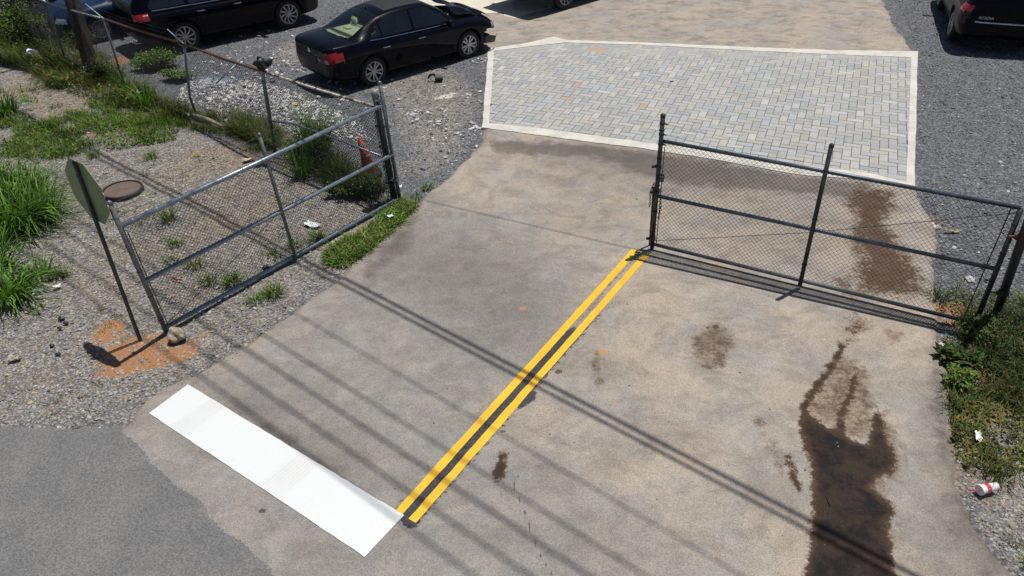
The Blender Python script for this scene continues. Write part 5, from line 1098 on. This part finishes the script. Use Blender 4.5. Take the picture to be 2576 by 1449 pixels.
leafpatch('ground_weeds', G([(-60, 60), (60, 80), (170, 110), (260, 150), (330, 220), (420, 260), (480, 292), (440, 310), (330, 270), (220, 245), (130, 215), (60, 165), (-60, 150)]), 16000, .30, 'weed', .06, -.3, 1.6, 40)
leafpatch('ground_weeds', G([(-60, 215), (130, 260), (330, 280), (460, 300), (440, 350), (330, 370), (230, 380), (60, 410), (-60, 390)]), 12000, .10, 'green', .05, .05, 1.9, 41)
leafpatch('ground_weeds', G([(2395, 880), (2560, 880), (2600, 1200), (2440, 1210), (2400, 1100)]), 3500, .05, 'straw', .05, -.2, 2, 61)
leafpatch('ground_weeds', G([(818, 640), (850, 612), (930, 575), (985, 520), (1046, 512), (1035, 540), (940, 622), (880, 660), (835, 665)]), 3800, .08, 'green', .045, -.5, 3, 42)
leafpatch('ground_weeds', G([(2372, 850), (2420, 840), (2600, 860), (2620, 1240), (2540, 1230), (2440, 1215), (2402, 1150), (2392, 1040), (2385, 960)]), 5200, .09, 'veg', .04, .05, 2.3, 43)
leafpatch('ground_weeds', G([(2360, 745), (2420, 735), (2600, 740), (2600, 900), (2440, 870), (2380, 850)]), 2600, .12, 'weed', .04, -.1, 2, 44)
leafpatch('ground_weeds', G([(700, 350), (850, 400), (895, 440), (985, 480), (985, 510), (900, 520), (800, 450)]), 5000, .22, 'deep', .045, -.1, 2, 45)
leafpatch('ground_weeds', G([(330, 250), (500, 300), (700, 380), (700, 340), (560, 300), (400, 240)]), 4500, .18, 'weed', .045, .0, 2.4, 46)
def plant(name, px, nb, L, spread, W, kind, label, cat='weed', lean=(.35, 1.), group=None, z=0):
    c = at(*px, 0); n = nb; a = RNG.random(n) * 6.283; r = np.sqrt(RNG.random(n)) * spread; X = c.x + r * np.cos(a); Y = c.y + r * np.sin(a)
    V, F, C_ = blades(X, Y, L * RNG.uniform(.55, 1.15, n), W * RNG.uniform(.7, 1.2, n), RNG.uniform(*lean, n), gcol(n, kind), seg=5, az=a + RNG.uniform(-.9, .9, n), droop=1.15)
    g0 = np.array([c.x, c.y, float(ground_z(c.x, c.y))]); o = npmesh(name, V - g0, F, M['leaf'], col=C_); o.location = g0; return tag(o, label, cat, group)
TG = 'tall grass clumps at the left edge'
for px, nb, L, lb_ in (((35, 575), 420, .85, 'largest arching tall grass clump at the left edge'), ((100, 545), 260, .7, 'tall grass clump at the right flank of the left-edge grass, above the gravel'), ((60, 490), 260, .75, 'tall grass clump at the back of the left-edge grass'), ((-30, 500), 300, .9, 'tall grass clump cut by the left edge, level with the manhole'),
                       ((25, 750), 240, .55, 'lower grass clump at the left edge below the tall ones'), ((95, 700), 90, .35, 'small grass clump right of the lower left clump'), ((-25, 690), 200, .6, 'grass clump cut by the left edge below the tall ones'), ((8, 285), 160, .55, 'grass clump at the left edge above the lawn patch')):
    plant('tall_grass', px, int(nb * .8), L, .30 * L / .8 + .08, .027, 'tall', lb_, 'grass clump', (.45, 1.25), TG)
WG = 'leafy weeds on the left gravel'
for px, nb, L, lb_ in (((425, 550), 70, .42, 'upright grassy weed behind the upper rail near the manhole'), ((440, 612), 60, .14, 'flat weed behind the gate mesh, below the upright one'), ((490, 668), 60, .18, 'weed behind the middle of the gate mesh, left part'), ((430, 655), 40, .14, 'small weed near the end post of the open gate'),
                       ((525, 708), 60, .2, 'weed just right of the thin red ribbon'), ((585, 710), 110, .2, 'broad weed behind the bottom rail of the open gate'), ((690, 735), 130, .2, 'weed in front of the bottom rail right of its middle'), ((640, 755), 60, .14, 'small weed in front of the bottom rail'), ((800, 595), 90, .2, 'weed left of the long driveway grass patch'),
                       ((740, 615), 50, .14, 'weed behind the gate beside the white paper'), ((690, 640), 50, .16, 'weed behind the gate left of its stile foot'), ((380, 395), 50, .25, 'wispy weed on gravel above the manhole'), ((235, 390), 60, .2, 'weed at the lower rim of the lawn patch'), ((1075, 470), 60, .14, 'lone weed on yard gravel right of the corner post'), ((1048, 492), 40, .1, 'small weed next to the driveway corner grass'),
                       ((150, 690), 70, .22, 'weed below right of the tall grass'), ((90, 780), 50, .12, 'low sprout on the left gravel'), ((275, 500), 25, .1, 'tiny sprout at the manhole rim')):
    plant('weed', px, nb, L, .10, .012, 'green', lb_, 'weed', (.5, 1.1), WG)
for px, nb, L, lb_ in (((800, 405), 120, 1.15, 'tall reed-like weed behind the rails near the brace rail'), ((760, 440), 60, .6, 'arching weed under the middle rail near the corner'), ((375, 272), 60, .7, 'arching grass at the fence foot left of the bent post'), ((318, 235), 40, .6, 'light green tall blade at the fence')):
    plant('tall_weed', px, nb, L, .13, .024, 'lush', lb_, 'weed', (.15, .9), 'tall weeds along the left fence')
def bush(name, px, R3, nleaf, kind, label, cat='bush', leaf=.045, stems=14, z0=0, group=None, flower=0):
    c = at(*px, 0); gz = float(ground_z(c.x, c.y)); root = empty(name, (c.x, c.y, gz)); tag(root, label, cat, group)
    bm = bmesh.new(); tips = []
    for k in range(stems):
        a = random.uniform(0, 6.283); q = math.sqrt(random.random()); h = R3[2] * random.uniform(.6, 1.) * (1.15 - .45 * q); tip = Vector((math.cos(a) * q * R3[0], math.sin(a) * q * R3[1], h)); mid = Vector((tip.x * .35, tip.y * .35, h * .55))
        tube(bm, [(tip.x * .05, tip.y * .05, -.03), mid, tip], [.008, .006, .002], 4); tips.append((mid, tip))
    bobj('stems', bm, M['stem'], root)
    n = nleaf; i = RNG.integers(0, stems, n); f = RNG.random(n) ** .6; Mi = np.array([t_[0][:] for t_ in tips])[i]; Ti = np.array([t_[1][:] for t_ in tips])[i]
    P = Mi * (1 - f[:, None]) + Ti * f[:, None] + RNG.normal(0, 1, (n, 3)) * np.array([R3[0], R3[1], R3[2]]) * .13; P[:, 2] = np.abs(P[:, 2]) + .02
    a = RNG.random(n) * 6.283; ti = RNG.uniform(-.3, .9, n); ls = leaf * RNG.uniform(.6, 1.3, n)
    u = np.stack([np.cos(a) * np.cos(ti), np.sin(a) * np.cos(ti), np.sin(ti)], 1); v = np.stack([-np.sin(a), np.cos(a), RNG.uniform(-.4, .4, n)], 1)
    V = np.stack([P, P + u * ls[:, None] * .5 + v * ls[:, None] * .26, P + u * ls[:, None], P + u * ls[:, None] * .5 - v * ls[:, None] * .26], 1).reshape(-1, 3); F = np.arange(4 * n).reshape(-1, 4)
    col = gcol(n, kind); 
    if flower: m_ = RNG.random(n) < flower; col[m_] = (.55, .55, .5)
    npmesh('foliage', V, F, M['leaf'], root, col=np.repeat(col, 4, 0)); return root
bush('bush', (80, 108), (.85, .6, .95), 5200, 'green', 'loose rounded bush beyond the fence at top left', leaf=.06, stems=30)
bush('bush', (395, 168), (.55, .38, .36), 4200, 'green', 'bright green low bush behind the rusty rail, below the black SUV', leaf=.06, stems=26)
bush('bush', (440, 200), (.42, .25, .22), 1800, 'green', 'small low bush just right of the bright green one', leaf=.05, stems=16)
bush('bush', (800, 400), (.40, .30, .70), 4200, 'deep', 'dark leafy weed bush between the rails of the open gate', leaf=.05, stems=22)
bush('bush', (885, 490), (.42, .22, .26), 2600, 'deep', 'dark vine bush at the foot of the cone and corner post', leaf=.045, stems=24, flower=.02)
bush('bush', (265, 205), (.55, .40, .55), 3800, 'weed', 'flowering weed bush in front of the utility pole foot', leaf=.03, stems=26, flower=.05)
bush('bush', (130, 95), (.5, .4, .5), 1500, 'weed', 'brownish undergrowth left of the utility pole', leaf=.04, stems=16)
bush('bush', (215, 130), (.35, .3, .6), 1500, 'deep', 'dark shrub between utility pole and blue sedan', leaf=.05, stems=14)
bush('bush', (2540, 870), (.50, .38, .32), 2400, 'tangle', 'large dark vine tangle around the right fence post foot', leaf=.032, stems=70)
bush('bush', (2590, 950), (.50, .50, .24), 1500, 'tangle', 'dark vine tangle cut by the right edge below the post', leaf=.032, stems=60)
bush('bush', (2452, 850), (.35, .25, .25), 1800, 'weed', 'brownish low weeds under the lower end of the dark gate', leaf=.035, stems=16)
bush('bush', (2410, 905), (.22, .16, .12), 420, 'deep', 'broad-leaved weed at the driveway edge, lower right of the gate', leaf=.11, stems=10)
bush('bush', (2415, 960), (.22, .2, .14), 900, 'green', 'leafy weed at the driveway edge below the broad-leaved one', leaf=.05, stems=10)
# clean-up of object names that must read plainly is done by Blender's own suffixes
